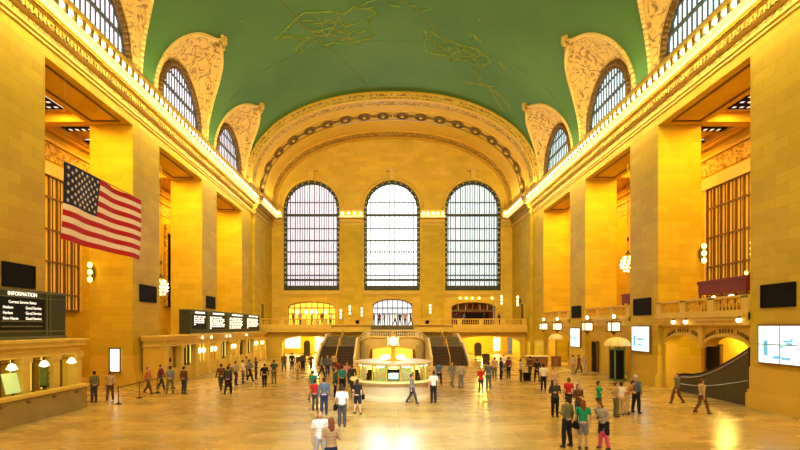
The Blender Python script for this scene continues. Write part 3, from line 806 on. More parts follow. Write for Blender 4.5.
# ================================================================= far balcony + stairs
t=struct(empty('floor_balcony',(0,0,0)))
mb=MB(); mb.box(-17.9,17.9,64.3,72,3.9,4.3); mb.box(-17.9,-8.1,64,64.4,3.75,4.3); mb.box(8.0,17.9,64,64.4,3.75,4.3); mb.box(-17.9,17.9,64.1,64.4,3.4,3.9); mb.build('slab','trim',t)
for sgn in(-1,1):
    a,b=(-17.8,-2.9) if sgn<0 else(2.9,17.8)
    r=empty('balustrade',((a+b)/2,64.15,4.3)); h=(b-a)/2; tag(r,f"stone balustrade of the far balcony, {'left' if sgn<0 else 'right'} of the centre stairs",'balustrade','far balcony balustrades')
    mb=MB(); mb.box(-h,h,-.18,.18,.75,.88); mb.box(-h,h,-.15,.15,0,.1); mb.build('rail','trim',r)
    mb=MB(); segs=5; posts=[]
    for k in range(segs+1):
        c=-h+.3+k*(2*h-.6)/segs; posts.append(c); mb.nx(); mb.box(c-.3,c+.3,-.15,.15,.1,.75)
    mb.each('rail_post','trim',r); mb=MB()
    for k in range(segs):
        solid=(k==segs-1 and sgn<0) or (k==0 and sgn>0)
        if solid: mb.box(posts[k],posts[k+1],-.1,.1,.1,.75)
        else: add_balusters('gold',r,(posts[k]+.4,0,.08),(posts[k+1]-.4,0,.08),.3)
    mb.build('solid_panel','gold',r)
    mb=MB(); c=(posts[-1]+posts[-2])/2 if sgn<0 else(posts[0]+posts[1])/2; mb.box(c-.22,c+.22,-.16,-.1,.2,.65); mb.build('black_vent','dark',r)
# arches wall below balcony
mb=MB()
AL=(gx(309,65),3.6); AR=(gx(488,65),4.3)
pierced(mb,loopbox(-17.9,17.9,0,3.9),[[(a,max(.001,b)) for a,b in looparch(AL[0],AL[1],0,2.0,2.8)],[(a,max(.001,b)) for a,b in looparch(AR[0],AR[1],0,2.0,2.85)]],65,.8)
struct(mb.build('wall_under_balcony','stone_plain'))
mb=MB()
for c,hw,zt in((*AL,2.8),(*AR,2.85)):
    mb.tube([(c+(hw+.1)*math.cos(PI*i/20),64.97,2.0+(zt-2+.1)*math.sin(PI*i/20)) for i in range(21)],.12,6)
struct(mb.build('trim_7','trim'))
s=struct(empty('wall_passage'))
mb=MB(); mb.box(-17.9,17.9,75,75.2,0,3.9); mb.box(-6.5,-6.3,65.8,75,0,3.9); mb.box(6.3,6.5,65.8,75,0,3.9); mb.box(-17.9,17.9,72,75,3.5,3.9); mb.build('passage_wall','stone_plain',s)
mb=MB(); mb.box(gx(315,74.8),gx(336,74.8),74.85,74.95,.3,3.2); mb.box(gx(494,74.8),gx(500,74.8),74.85,74.95,.4,2.4); mb.box(gx(285,74.8),gx(300,74.8),74.85,74.95,.8,2.6); mb.build('bright_panel','lamp',s)  # plain glowing boxes on the back wall; the narrow one is a bright door
def infosign(px,py0,py1,wpx,Y,label):
    x=gx(px,Y); w=wpx*Y/FPX/2; z1=gz(py0,Y)
    t=empty('directory_sign',(x,Y,0)); tag(t,label,'sign')
    mb=MB(); mb.box(-w,w,-.12,.12,.5,z1-.2); mb.lathe([(w,0),(w*.8,.2),(w*.4,.32),(0,.35)],(0,0,z1-.25),12,sy=.2/w); mb.build('panel','bronze',t)
    mb=MB(); mb.box(-w*.7,-w*.5,-.06,.06,0,.5); mb.box(w*.5,w*.7,-.06,.06,0,.5); mb.box(-w,w,-.3,.3,0,.06); mb.build('feet','dark',t)
infosign(478,343,362,7,60,'tall dark rounded directory sign in front of right underpass')
infosign(307,341,362,6,60,'tall dark directory sign in front of left underpass')
def bin_(px,py,w,h,label):
    x,Y=gnd(px,py); t=empty('litter_bin',(x,Y,0)); tag(t,label,'bin')
    mb=MB(); mb.lathe([(0,0),(w*.85,0),(w,h*.85),(w*1.05,h*.86),(w*1.05,h*.92)],n=14); mb.build('body','bronze',t)
    mb=MB(); mb.lathe([(w*1.05,h*.92),(w*.8,h),(w*.5,h),(w*.45,h*.95),(0,h*.95)],n=14); mb.build('lid','dark',t)
bin_(486,364,.45,1.1,'dark round litter bin beside the rounded directory sign')
bin_(300,368,.45,1.1,'dark round litter bin in front of left underpass')

# stairs
LZ=2.85
def stairs(x0,x1,label):
    t=empty('staircase',((x0+x1)/2,51,0)); h=(x1-x0)/2; tag(t,label,'staircase','twin flights up to the balcony')
    mb=MB(); n1=12
    for k in range(n1): mb.box(-h,h,k*4.0/n1,4.0,k*1.9/n1,(k+1)*1.9/n1)
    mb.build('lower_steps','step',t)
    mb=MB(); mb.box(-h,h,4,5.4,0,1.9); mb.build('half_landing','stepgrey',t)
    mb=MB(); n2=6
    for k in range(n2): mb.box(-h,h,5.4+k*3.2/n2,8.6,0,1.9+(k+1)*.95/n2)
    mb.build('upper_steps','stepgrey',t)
    mb=MB(); pts=[(0,0,.9),(0,4,2.8),(0,5.4,2.8),(0,8.6,LZ+.9)]; mb.tube(pts,.04); 
    for p in pts: mb.cyl((p[0],p[1]+.02,p[2]-.9),p,.03)
    mb.build('centre_handrail','gold',t)
stairs(-7.9,-4.25,'dark brown stone staircase left of the curved centre wall')
stairs(4.2,7.8,'dark brown stone staircase right of the curved centre wall')
# outer cheek walls
for s_,x in((-1,-8.15),(1,8.05)):
    mb=MB(); mb.extrx([(50.9,0),(50.9,.5),(55,2.35),(56.4,2.35),(59.6,3.25),(64,3.25),(64,0)],x-.12,x+.12)
    o=mb.build('stair_parapet','beige'); tag(o,f"pale sloping stone parapet on outer side of {'left' if s_<0 else 'right'} staircase",'parapet','sloping stair parapets')
# centre curved block
t=struct(empty('wall_centre_landing',(0,0,0)))
mb=MB(); N=28; out=[]
for k in range(N+1):
    a=PI*k/N; out.append((-4.15*math.cos(a)*1.0-.02,60.2-3.0*math.sin(a)))
# front wall panels with opening between x -2.8..2.8 for z<1.75
def zl(x): return LZ-1.0*(max(0,abs(x)-2.5)/1.65)**2
def strip(z0f,z1,y1f=None):
    for (xa,ya),(xb,yb) in zip(out,out[1:]):
        mb.add([(xa,ya,z0f(xa)),(xb,yb,z0f(xb)),(xb,yb,zl(xb)),(xa,ya,zl(xa))],[(0,1,2,3)])
def op(x): 
    return 0 if abs(x)>2.85 else 1.15+.6*math.sqrt(max(0,1-(x/2.85)**2))
strip(op,LZ)
mb.build('curved_wall','beige_side',t)
mb=MB(); vs=[(a,b,LZ) for a,b in out if abs(a)<2.7]; vs+=[(vs[-1][0],64.1,LZ),(vs[0][0],64.1,LZ)]; mb.add(vs,[tuple(range(len(vs)))]); mb.box(-7.9,-2.5,60.3,64.1,LZ-.3,LZ-.002); mb.box(2.5,7.8,60.3,64.1,LZ-.3,LZ-.002); mb.box(-7.9,-4.2,59.6,60.3,LZ-.3,LZ-.002); mb.box(4.15,7.8,59.6,60.3,LZ-.3,LZ-.002); mb.build('landing_floor','stepgrey',t)
mb=MB(); mb.box(-4.17,-4.12,60.2,64,0,LZ-.3); mb.box(4.08,4.13,60.2,64,0,LZ-.3); mb.box(-4.15,-2.5,60.28,60.34,0,LZ-.1); mb.box(2.5,4.1,60.28,60.34,0,LZ-.1); mb.box(-2.95,-2.85,57.9,62,0,1.9); mb.box(2.85,2.95,57.9,62,0,1.9); mb.box(-2.9,2.9,58.3,62,1.85,1.95); mb.build('niche_sides','stone_plain',t)
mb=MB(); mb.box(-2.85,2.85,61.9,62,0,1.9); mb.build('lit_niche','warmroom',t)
mb=MB(); mb.tube([(a,b-.02,zl(a)) for a,b in out],.1,6); mb.tube([(a,b,op(a)) for a,b in out if abs(a)<2.85],.08,6)
for (xa,ya),(xb,yb) in zip(out,out[1:]): pass
mb.build('wall_moulding','trim',t)
r=empty('curved_balustrade',(0,57.3,LZ)); tag(r,'curved stone balustrade on the centre landing above the lit niche','balustrade')
mb=MB(); mb.T=Matrix.Translation((0,-57.3,-LZ)); mb.tube([(a,b,zl(a)+.8) for a,b in out],.12,6); mb.tube([(a,b,zl(a)+.08) for a,b in out],.1,6)
mb.build('rail','beige',r)
mb=MB(); mb.T=Matrix.Translation((0,-57.3,-LZ))
for k,(a,b) in enumerate(out):
    if k%7==0: mb.nx(); mb.box(a-.2,a+.2,b-.15,b+.15,zl(a),zl(a)+.75)
mb.each('rail_post','beige',r)
for p,q in zip(out,out[1:]): add_balusters('beige',r,(p[0],p[1]-57.3,zl(p[0])-LZ+.08),(q[0],q[1]-57.3,zl(q[0])-LZ+.08),.27)
# inner stair parapets, pale, following flights with flare
for s_,xx in((-1,-4.2),(1,4.15)):
    mb=MB(); pts=[]
    for k in range(15):
        q=k/14; Y=51-.4+q*9.4; z=max(0,min(1.9,(Y-51)*.475)) if Y<56.4 else 1.9
        x=xx*.975; pts.append((x,Y,min(z,LZ)))
    vs=[];fs=[]
    for x,Y,z in pts: vs+=[(x-.1,Y,0),(x+.1,Y,0),(x+.1,Y,z+.95),(x-.1,Y,z+.95)]
    for k in range(14):
        b=k*4
        for i in range(4): fs.append((b+i,b+(i+1)%4,b+4+(i+1)%4,b+4+i))
    fs+=[(0,1,2,3),(59,58,57,56)]
    mb.add(vs,fs); o=mb.build('stair_parapet','beige'); tag(o,f"curved pale stone parapet on inner side of {'left' if s_<0 else 'right'} staircase",'parapet','sloping stair parapets')
# steps to balcony
t=empty('upper_staircase',(0,62.3,LZ)); tag(t,'short wide stone stairs from centre landing up to the balcony','staircase')
mb=MB(); n=9
for k in range(n): mb.box(-2.8,2.8,k*.2,2.0,0 if k==0 else k*1.45/n,(k+1)*1.45/n)
mb.build('steps','stepgrey',t)

# ================================================================= ticket offices (left)
def office(y0,y1,xf,H,n_bays,label,nd=False):
    t=empty('ticket_office',(-xf,y0,0)); tag(t,label,'ticket office','stone ticket offices along the left wall'); L=y1-y0; D=W-xf-.24
    # structure x from -D(back) to 0(front)
    mb=MB(); mb.box(-D,.0,0,L,H-.75,H-.1); mb.box(-D,.22,-.2,L+.2,H-.35,H-.12); mb.box(-D,.32,-.3,L+.3,H-.12,H); mb.box(-D,.1,-.1,L+.1,H-.8,H-.7); mb.build('entablature','trim',t)
    mb=MB(); mb.box(-D+.05,-.9,.06,L-.06,0,H-.76); mb.box(-D,0,.0,.35,0,H-.75) if nd else mb.box(-D,0,L-.35,L,0,H-.75); mb.box(-.9,-.02,.06,L-.06,0,1.05); mb.build('office_body','stone_plain',t)
    bw=L/n_bays
    mb=MB()
    for k in range(n_bays+1): 
        c=min(max(k*bw,.25),L-.25); mb.nx(); mb.box(-.35,.1,c-.22,c+.22,0,H-.75); mb.box(-.35,.16,c-.28,c+.28,0,.3); mb.box(-.35,.16,c-.28,c+.28,H-1.0,H-.75)
    mb.each('pilaster','trim',t)
    return t,bw
t,bw=office(12.0,25.6,16.8,3.55,7,'near stone ticket office with lit windows under the information board')
for k in range(7):
    c=(k+.5)*bw
    mb=MB(); mb.box(-.88,-.84,c-.7,c+.7,1.1,2.75); mb.build('lit_window','officelit' if k in(4,5,6) else 'dark',t); mb=MB(); mb.box(-.4,-.28,c-.78,c-.68,1.05,2.8); mb.box(-.4,-.28,c+.68,c+.78,1.05,2.8); mb.box(-.4,-.28,c-.78,c+.78,2.7,2.8); mb.build('window_frame','bronze2',t)
    mb=MB(); mb.box(-.4,-.3,c-.75,c+.75,2.5,2.56); mb.box(-.4,-.3,c-.03,c+.03,1.05,2.8); mb.build('window_bars','bronze2',t)
    if k>=4:
        mb=MB(); mb.lathe([(.02,.25),(.12,.2),(.22,0),(.2,0)],(.25,c-.1,2.35),12); mb.ell((.25,c-.1,2.38),(.17,.17,.1)); mb.build('window_lamp','lamp',t,True)
# shelf objects inside windows
x=-16.4
def slant(y,label):
    o=MB(); o.T=Matrix.Translation((0,0,0)); o.box(-.02,.02,-.42,.42,0,.9); o=o.build('info_panel','greenlit'); 
    o.location=(-16.75,y,1.27); o.rotation_euler=(0,math.radians(-14),0); tag(o,label,'sign')
slant(21.0,'tilted glowing green and white panel on the ticket counter')
mb=MB(); mb.box(-.3,.0,-.5,.5,0,.08)
for k in range(4): mb.box(-.28+.02*k,.0,-.45,.45,.15+k*.25,.2+k*.25)
mb.box(-.3,.0,-.5,-.45,0,1.1); mb.box(-.3,.0,.45,.5,0,1.1)
o=mb.build('leaflet_rack','green',loc=(-16.9,23.7,1.26)); tag(o,'green leaflet rack in the second lit ticket window','rack')
# counter front wall
t=empty('ticket_counter',(-16.2,12,0)); tag(t,'long brown marble counter in front of near ticket office','counter')
mb=MB(); mb.box(-.22,.1,0,13.0,0,1.1); mb.box(-.22,.14,0,13.05,0,.18); mb.build('counter_body','marble',t)
mb=MB(); mb.box(-.22,.2,0,13.1,1.1,1.24); mb.build('counter_top','trim',t)
mb=MB(); 
for k in range(8): mb.nx(); mb.ell((.12,1+k*1.6,.92),(.06,.14,.08),8,5)
mb.each('medallion','bronze2',t)
mb=MB(); mb.lathe([(.16,0),(.16,1.1)],(-.06,13.0,0),14); mb.build('curved_end','bronze2',t)
# far office
t,bw=office(34.6,62.8,16.5,3.5,10,'long far stone ticket office with row of windows under departures board',True)
for k in range(10):
    c=(k+.5)*bw; lit=k in(2,3,5,8,9)
    if k==0: 
        mb=MB(); mb.box(-.5,-.45,c-.9,c+.9,0,2.6); mb.build('door_panel','beige_side',t); mb=MB(); mb.box(-.44,-.4,c-.5,c+.5,1.5,1.8); mb.build('door_sign','textw' if False else 'dark',t); continue
    mb=MB(); mb.box(-.88,-.84,c-1.2,c+1.2,1.1,2.75); mb.build('lit_window','officelit' if lit else 'stone_plain',t)
    mb=MB()
    for q in(-1,0,1): mb.nx(); mb.box(-.4,-.3,c+q*.7-.16,c+q*.7+.16,1.05,2.75)
    mb.each('window_grille','bronze' if not lit else 'gold',t)
    if lit:
        for q in(-.45,.5):
            mb=MB(); mb.ell((-.1,c+q,2.1),(.15,.22,.24)); mb.build('window_lamp','lamp',t,True)
for k,yy in enumerate((40.5,42.5,46.5,47.5,53)):
    mb=MB(); mb.ell((0,0,0),.1); mb.cyl((0,0,.05),(0,0,.2),.03); o=mb.build('cornice_lamp','lamp',loc=(-16.05,yy,3.2)); tag(o,['first','second','third','fourth','fifth'][k]+' small lamp from the camera on the far ticket office cornice','lamp','lamps on far ticket office cornice')

# boards
def board(y0,y1,z0,z1,xf,label,depth=.9):
    t=empty('departure_board',(-xf,y0,z0)); tag(t,label,'board','electronic boards above ticket offices'); L=y1-y0; H=z1-z0
    mb=MB(); mb.box(-depth,0,0,L,0,H); mb.build('cabinet','board',t)
    mb=MB(); mb.box(-depth-.03,.05,-.05,L+.05,H-.1,H+.02); mb.box(-.02,.06,-.04,L+.04,-.02,.12); mb.box(-.02,.05,0,L,H*.14,H*.17); mb.box(-.02,.05,0,L,H*.84,H*.86); mb.build('board_trim','boardtrim',t)
    return t,L,H
def face(Y,Z,X=.03):  # text in local board: reading direction toward +Y? seen from +X side, left is -Y... 
    return Matrix(((0,0,1,X),(1,0,0,Y),(0,1,0,Z),(0,0,0,1)))
t,L,H=board(14.0,26.0,3.58,5.92,17.85,'black information board with white text on near ticket office',.43)
mb=MB(); mb.box(0,.03,L-4.5,L-1.6,.45,H-.4); mb.box(0,.03,L-9,L-5,.45,H-.4); mb.build('display_face','boardface',t)
mb=MB(); 
for c in(L-1.45,L-4.65,L-5.0,L-1.2): mb.nx(); mb.box(0,.06,c-.03,c+.03,.1,H-.1)
mb.each('divider','boardtrim',t)
for z in (.6,.85): 
    mb=MB(); mb.box(.03,.04,L-4.35,L-1.75,z-.03,z+.03); mb.build('row_line','boardtrim',t)
c=L-3.05
textobj('lettering','INFORMATION',.27,'textw',face(c,H-.30),t)
for k,(a,b) in enumerate((('Current Service Status',''),('Hudson','Good Service'),('Harlem','Good Service'),('New Haven','Good Service'))):
    if b=='': textobj('lettering',a,.19,'textw',face(c,1.68),t)
    else:
        textobj('lettering',a,.19,'textw',face(c-1.2,1.68-.255*k),t,'LEFT'); textobj('lettering',b,.19,'textw',face(c+1.22,1.68-.255*k),t,'RIGHT')
t,L,H=board(41.0,62.8,3.52,5.62,17.3,'long dark green departures board with four text panels',.95)
o=t; rnd=random.Random(5)
for k,(a,b) in enumerate(((41.5,44.5),(45.2,49.7),(50.8,55.8),(57.1,62.4))):
    a-=41;b-=41
    mb=MB(); mb.box(0,.03,a,b,.35,H-.4); mb.build('display_face','boardface',t)
    mb=MB(); mb.box(.03,.05,a+.5+(.5 if k else 0),b-.4,H-.33,H-.17); rows=7 if k else 5
    for r in range(rows):
        z=H-.58-r*.175; y=a+.25
        while y<b-.6:
            w=rnd.uniform(.25,.8)
            if y+w<b-.2: mb.box(.03,.05,y,y+w,z-.055,z+.045)
            y+=w+rnd.uniform(.1,.3)
            if r>rows-2 and rnd.random()<.3:break
    mb.build('text_rows','textw',t)
    if k:
        mb=MB(); mb.box(0,.07,a-.35,a-.2,.1,H-.1); mb.build('divider','boardtrim',t)

# poster on left reveal + barrier
t=empty('lit_poster',(-19.45,33.55,1.0)); tag(t,'white glowing poster on the second left pier near the floor','poster')
mb=MB(); mb.box(-.32,.32,-.04,.04,.05,1.6); mb.build('poster_face','screen' if False else 'textw',t); mb=MB(); mb.box(-.42,-.32,-.06,.04,-.3,1.7); mb.box(.32,.38,-.06,.04,0,1.7); mb.box(-.42,.38,-.06,.04,1.6,1.7); mb.box(-.42,.38,-.06,.04,-.05,.05); mb.build('frame','bronze2',t)
def stanch(x,y,label):
    t=empty('queue_barrier_post',(x,y,0)); tag(t,label,'barrier','queue barrier posts')
    mb=MB(); mb.lathe([(0,0),(.18,0),(.18,.03),(.05,.06),(.03,.1)],n=14); mb.build('base','dark',t); mb=MB(); mb.cyl((0,0,.05),(0,0,.95),.03); mb.ell((0,0,.96),.045); mb.build('post','bronze2',t); return t
nms=['nearest the counter end','second from the counter end','third from the counter end','farthest from the counter end']
for k in range(4): stanch(-15.0,26+k*2.2,'dark queue barrier post on left floor, '+nms[k])
for k in range(3):
    mb=MB(); mb.box(-.01,.01,.03,2.17,-.03,.03); o=mb.build('barrier_belt','bronze2',loc=(-15,26+k*2.2,.9)); tag(o,['first','second','third'][k]+' dark belt strung between queue posts, counting from the counter','belt','queue barrier belts')

# ================================================================= information booth
BX,BY=-.2,29.2
t=empty('information_booth',(BX,BY,0)); tag(t,'round marble information booth in the middle of the floor','booth')
mb=MB(); mb.lathe([(0,0),(2.5,0),(2.5,.12),(2.38,.16),(2.3,.25),(2.28,.85),(2.36,.92),(2.4,.98)],n=48); mb.build('marble_base','beige',t)
mb=MB(); mb.lathe([(2.3,.96),(2.58,.98),(2.62,1.03),(2.58,1.08),(1.9,1.08),(1.9,.98)],n=48); mb.build('counter_ledge','cream',t,True)
mb=MB()
for k in range(16):
    a=2*PI*(k+.5)/16; mb.nx(); mb.cyl((2.12*math.cos(a),2.12*math.sin(a),1.08),(2.12*math.cos(a),2.12*math.sin(a),2.0),.05)
mb.each('mullion','gold',t)
mb=MB(); mb.lathe([(1.7,1.95),(2.25,1.95),(2.32,2.0),(2.32,2.08),(2.2,2.12),(1.5,2.14),(0,2.16)],n=48); mb.build('canopy_ring','beige',t)
gm,nt,b=newmat('booth_glass'); b.inputs['Base Color'].default_value=(.8,.9,.8,1); b.inputs['Roughness'].default_value=.05; b.inputs['Transmission Weight'].default_value=1; b.inputs['IOR'].default_value=1.05; M['glass']=gm
mb=MB(); mb.lathe([(2.1,1.08),(2.1,1.95)],n=48); mb.build('glass_screen','glass',t,True)
mb=MB(); mb.lathe([(1.1,.9),(1.1,1.95)],n=24); mb.build('inner_core','greenlit',t)  # core and leaflet holders glow so the booth interior looks lit
rnd=random.Random(2)
for k in range(16):
    a=2*PI*k/16; d=Matrix.Rotation(a,4,'Z')@Matrix.Translation((1.85,0,0))
    kind=k%4; isM=(k==12)
    mb=MB(); mb.T=d
    if isM: mb.box(-.05,.05,-.34,.34,1.12,1.75); mo=mb.build('monitor','navy',t); mb=MB(); mb.T=d; mb.box(.05,.07,-.28,.28,1.2,1.55); mb.build('monitor_display','screen',mo)
    elif kind==0: mb.box(-.05,.05,-.25,.2,1.1,1.7); mb.build('leaflet_holder','greenlit',t)
    elif kind==1: 
        for q in(-.25,0,.22): mb.nx(); mb.box(-.05,.05,q-.08,q+.08,1.1,1.45+rnd.random()*.3)
        mb.each('leaflet_stack','white',t)
    elif kind==2: mb.box(-.1,.1,-.2,.2,1.08,1.3); mb.box(-.02,.02,-.15,.18,1.3,1.7); mb.build('desk_terminal','bronze',t)
    else: mb.box(-.05,.05,-.1,.25,1.25,1.6); mb.box(-.05,.05,-.3,-.15,1.1,1.8); mb.build('notice','cream',t)
mb=MB()
for k in range(8):
    a=2*PI*(k+.5)/8; mb.nx(); mb.ell((1.9*math.cos(a),1.9*math.sin(a),1.9),(.26,.26,.07),12,6)
mb.each('ceiling_lamp','bulb',t)
for dx in(-.45,.45):
    mb=MB(); mb.lathe([(.32,0),(.30,.12),(.2,.26),(.0,.32)],(dx,-.2,2.2),16); mb.build('dome_lamp','lamp',t,True)
mb=MB(); mb.lathe([(.75,2.12),(.7,2.2),(.25,2.3),(.14,2.45),(.1,2.75),(.16,2.85),(.1,2.95)],n=20); mb.build('clock_pedestal','gold',t,True)
ck=empty('brass_clock',(BX,BY,3.3)); tag(ck,'four-faced glowing brass globe clock on top of the booth','clock')
mb=MB(); mb.ell((0,0,0),(.34,.34,.36),16,10); mb.lathe([(.1,-.4),(.2,-.34),(.2,-.28)],n=12); mb.lathe([(.15,.32),(.08,.42),(.03,.5),(0,.6)],n=12); mb.build('case','gold',ck,True)
for k in range(4):
    R=Matrix.Rotation(k*PI/2,4,'Z'); mb=MB(); mb.T=R; mb.cyl((0,-.30,0),(0,-.37,0),.29,.28,24); cf=mb.build('clock_face','clock',ck)
    mb=MB(); mb.T=R; pts=[(.3*math.cos(a*PI/12),-.36,.3*math.sin(a*PI/12)) for a in range(25)]; mb.tube(pts,.03,6); mb.build('clock_rim','gold',cf)
    mb=MB(); mb.T=R; mb.box(-.012,.012,-.385,-.375,0,.2); mb.box(0,.13,-.385,-.375,-.012,.012); mb.build('clock_hands','dark',cf)

# brown kiosk table, suitcase
x,Y=gnd(537,366); t=empty('vendor_counter',(x,Y,0)); tag(t,'brown vendor counter with a pale top near right underpass','counter')
mb=MB(); mb.box(-1.0,1.0,-.4,.4,.05,1.0); mb.build('body','woodb',t); mb=MB(); mb.box(-1.15,1.15,-.5,.5,1.0,1.1); mb.build('top','cream',t); mb=MB(); mb.box(-.9,.9,-.3,.3,0,.05); mb.build('plinth','dark',t)
def suitcase(px,py,label,rz=0):
    x,Y=gnd(px,py); t=empty('suitcase',(x,Y,0),rz); tag(t,label,'suitcase')
    mb=MB(); mb.box(-.25,.25,-.14,.14,.06,.68); mb.build('shell','dark',t); mb=MB(); mb.tube([(-.15,.1,.66),(-.15,.1,1.0),(.15,.1,1.0),(.15,.1,.66)],.015); mb.build('handle','metal',t)
    for a in(-.2,.2):
        mb=MB(); mb.cyl((a-.02,0,.035),(a+.02,0,.035),.035); mb.build('wheel','bronze',t)
suitcase(527,381.5,'black wheeled suitcase beside the traveller near the right underpass',.4)

# ================================================================= flag
t=MB(); FL=6.9; FH=3.62; xf=-15.45; NX=50; NZ=26
y0=22.3; zt=11.78
def fp(u,v,off=0):  # u 0..1 near->far, v 0..1 top->bottom
    return (.12*math.sin(u*7+v*2)+.05*math.sin(u*17)+off, u*FL-.38*v*(1-u*.6), -v*FH)
t.v=[fp(i/NX,j/NZ) for j in range(NZ+1) for i in range(NX+1)]
for j in range(NZ):
    for i in range(NX):
        a=j*(NX+1)+i; t.f.append((a,a+1,a+NX+2,a+NX+1)); st=j//2
        t.m.append(2 if(i<20 and j<14) else (0 if st%2==0 else 1))
t.cur=1
for off in(.02,-.02):
    for r in range(9):
        for c in range(6 if r%2==0 else 5):
            u=(.4/12)*(1+2*c+(r%2)); v=(7/13)*(r+1)/10; ctr=fp(u,v,off); vs=[]
            for k in range(10):
                rr=.115 if k%2==0 else .046; a=PI/2+k*PI/5; vs.append((ctr[0],ctr[1]+rr*math.cos(a),ctr[2]+rr*math.sin(a)))
            t.add(vs,[tuple(range(10))])
fl=t.build('flag',['red','flagwhite','navy'],loc=(xf,y0,zt)); tag(fl,'large striped flag with starry blue canton hanging by left piers','flag')
mb=MB(); mb.cyl((0,-.1,.03),(0,FL+.1,.03),.035); mb.build('top_pole','metal',fl)
mb=MB()
for yy in(.1,FL-.1): mb.nx(); mb.cyl((0,yy,.03),(0,yy,16.2),.008,.008,4)
mb.each('suspension_wire','metal',fl)

# ================================================================= people
def remesh(mb,vox,name,smooth=2):
    me=mb.mesh('tmp','skin'); o=bpy.data.objects.new('tmp',me); COL.objects.link(o)
    m=o.modifiers.new('r','REMESH'); m.mode='VOXEL'; m.voxel_size=vox; m.use_smooth_shade=True
    if smooth:
        s=o.modifiers.new('s','SMOOTH'); s.factor=.5; s.iterations=smooth
    dg=bpy.context.evaluated_depsgraph_get(); dg.update(); r=bpy.data.meshes.new_from_object(o.evaluated_get(dg)); r.name=name
    bpy.data.objects.remove(o); r.materials.clear(); r.materials.append(M['skin']); return r
V=Vector
def pose(arm='down',leg='stand',lean=0):
    J={}
    for s,k in((-1,'L'),(1,'R')):
        J['hip'+k]=V((s*.09,0,.92)); J['sh'+k]=V((s*.185,0,1.41))
        if leg=='stand': J['kn'+k]=V((s*.10,-.015,.50)); J['an'+k]=V((s*.11,.01,.085))
        elif leg=='walk':
            if s<0: J['kn'+k]=V((-.10,-.17,.53)); J['an'+k]=V((-.10,-.27,.10))
            else: J['kn'+k]=V((.10,.07,.50)); J['an'+k]=V((.10,.30,.14))
        elif leg=='apart': J['kn'+k]=V((s*.14,-.02,.50)); J['an'+k]=V((s*.18,.01,.085))
        a=arm
        if arm=='mixed': a='down' if s<0 else 'bent'
        if arm=='photo': a='up'
        if a=='down':
            sw=(.10 if s<0 else -.14) if leg=='walk' else 0
            J['el'+k]=V((s*.25,.03+sw*.5,1.13)); J['wr'+k]=V((s*.26,-.04+sw,.88)); J['hd'+k]=V((0,-.15+sw*.3,-1))
        elif a=='bent': J['el'+k]=V((s*.25,.05,1.14)); J['wr'+k]=V((s*.14,-.21,1.17)); J['hd'+k]=V((-s*.6,-.8,.15))
        elif a=='up': J['el'+k]=V((s*.24,-.14,1.20)); J['wr'+k]=V((s*.09,-.30,1.42)); J['hd'+k]=V((-s*.2,-.3,1))
        elif a=='hips': J['el'+k]=V((s*.40,.08,1.17)); J['wr'+k]=V((s*.20,-.06,1.02)); J['hd'+k]=V((-s*.8,-.3,-.5))
    J['lean']=lean; return J
def hand(mb,w,d,s):
    d=d.normalized(); side=V((0,1,0)).cross(d)
    if side.length<.2: side=V((1,0,0)).cross(d)
    side.normalize(); side=d.cross(V((s,0,0))) if abs(d.z)>.7 else side; side.normalize(); nrm=d.cross(side).normalized()
    c=w+d*.05
    for q in(-.026,-.009,.009,.026): mb.cap(w+d*.01+side*q*.5,.017,w+d*.085+side*q,.0125)
    for q,l in((-.033,.056),(-.011,.07),(.011,.075),(.033,.066)):
        b=w+d*.088+side*q; m=b+d*l*.5+nrm*.006; e=b+d*l*.9+nrm*.022
        mb.cap(b,.0095,m,.009,n=8); mb.cap(m,.009,e,.0075,n=8)
    b=w+d*.03+side*.03; m=b+d*.035+side*.03+nrm*.01; e=m+d*.03+side*.006+nrm*.01; mb.cap(b,.013,m,.0105,n=8); mb.cap(m,.0105,e,.009,n=8)
def torso(mb,g=0,low=.90):
    # stacked ellipses
    for z,rx,ry in((.93,.155,.115),(1.0,.148,.108),(1.08,.138,.10),(1.16,.142,.105),(1.25,.158,.115),(1.33,.165,.112),(1.39,.15,.10)):
        if z>=low: mb.ell((0,0,z),(rx+g,ry+g,.085+g*.5),18,10)
    mb.cap((-.14,0,1.405),.058+g,(.14,0,1.405),.058+g); mb.cap((-.07,.01,1.43),.05+g*.6,(.07,.01,1.43),.05+g*.6)
def body_mesh(J,name):
    mb=MB(); torso(mb); mb.ell((0,.02,.93),(.16,.125,.11),18,10)
    mb.cap((0,.015,1.42),.058,(0,0,1.54),.052)
    mb.ell((0,-.005,1.625),(.074,.092,.105),18,12); mb.ell((0,-.035,1.565),(.05,.055,.055),14,8)
    mb.ell((0,-.102,1.605),(.013,.02,.018),8,6); mb.cap((0,-.085,1.64),.009,(0,-.105,1.61),.012,n=8)
    for s in(-1,1): mb.ell((s*.076,.005,1.61),(.012,.02,.032),8,6)
    for k,s in(('L',-1),('R',1)):
        mb.cap(J['hip'+k],.088,J['kn'+k],.054); md=(J['kn'+k]*.68+J['an'+k]*.32)+V((0,.015,0)); mb.cap(J['kn'+k],.052,md,.054); mb.cap(md,.054,J['an'+k],.036)
        an=J['an'+k]; mb.cap(an+V((0,.03,-.04)),.036,an+V((0,-.12,-.055)),.028)
        mb.cap(J['sh'+k],.055,J['el'+k],.040); mb.cap(J['el'+k],.039,J['wr'+k],.026); hand(mb,J['wr'+k],J['hd'+k],s)
    return remesh(mb,.0085,name,2)
def leanme(me,a):
    if not a:return me
    R=Matrix.Rotation(a,3,'X')
    for v in me.vertices:
        if v.co.z>.95:
            w=min(1,(v.co.z-.95)/.25); q=Matrix.Rotation(a*w,3,'X'); v.co=q@(v.co-V((0,0,.95)))+V((0,0,.95))
    return me
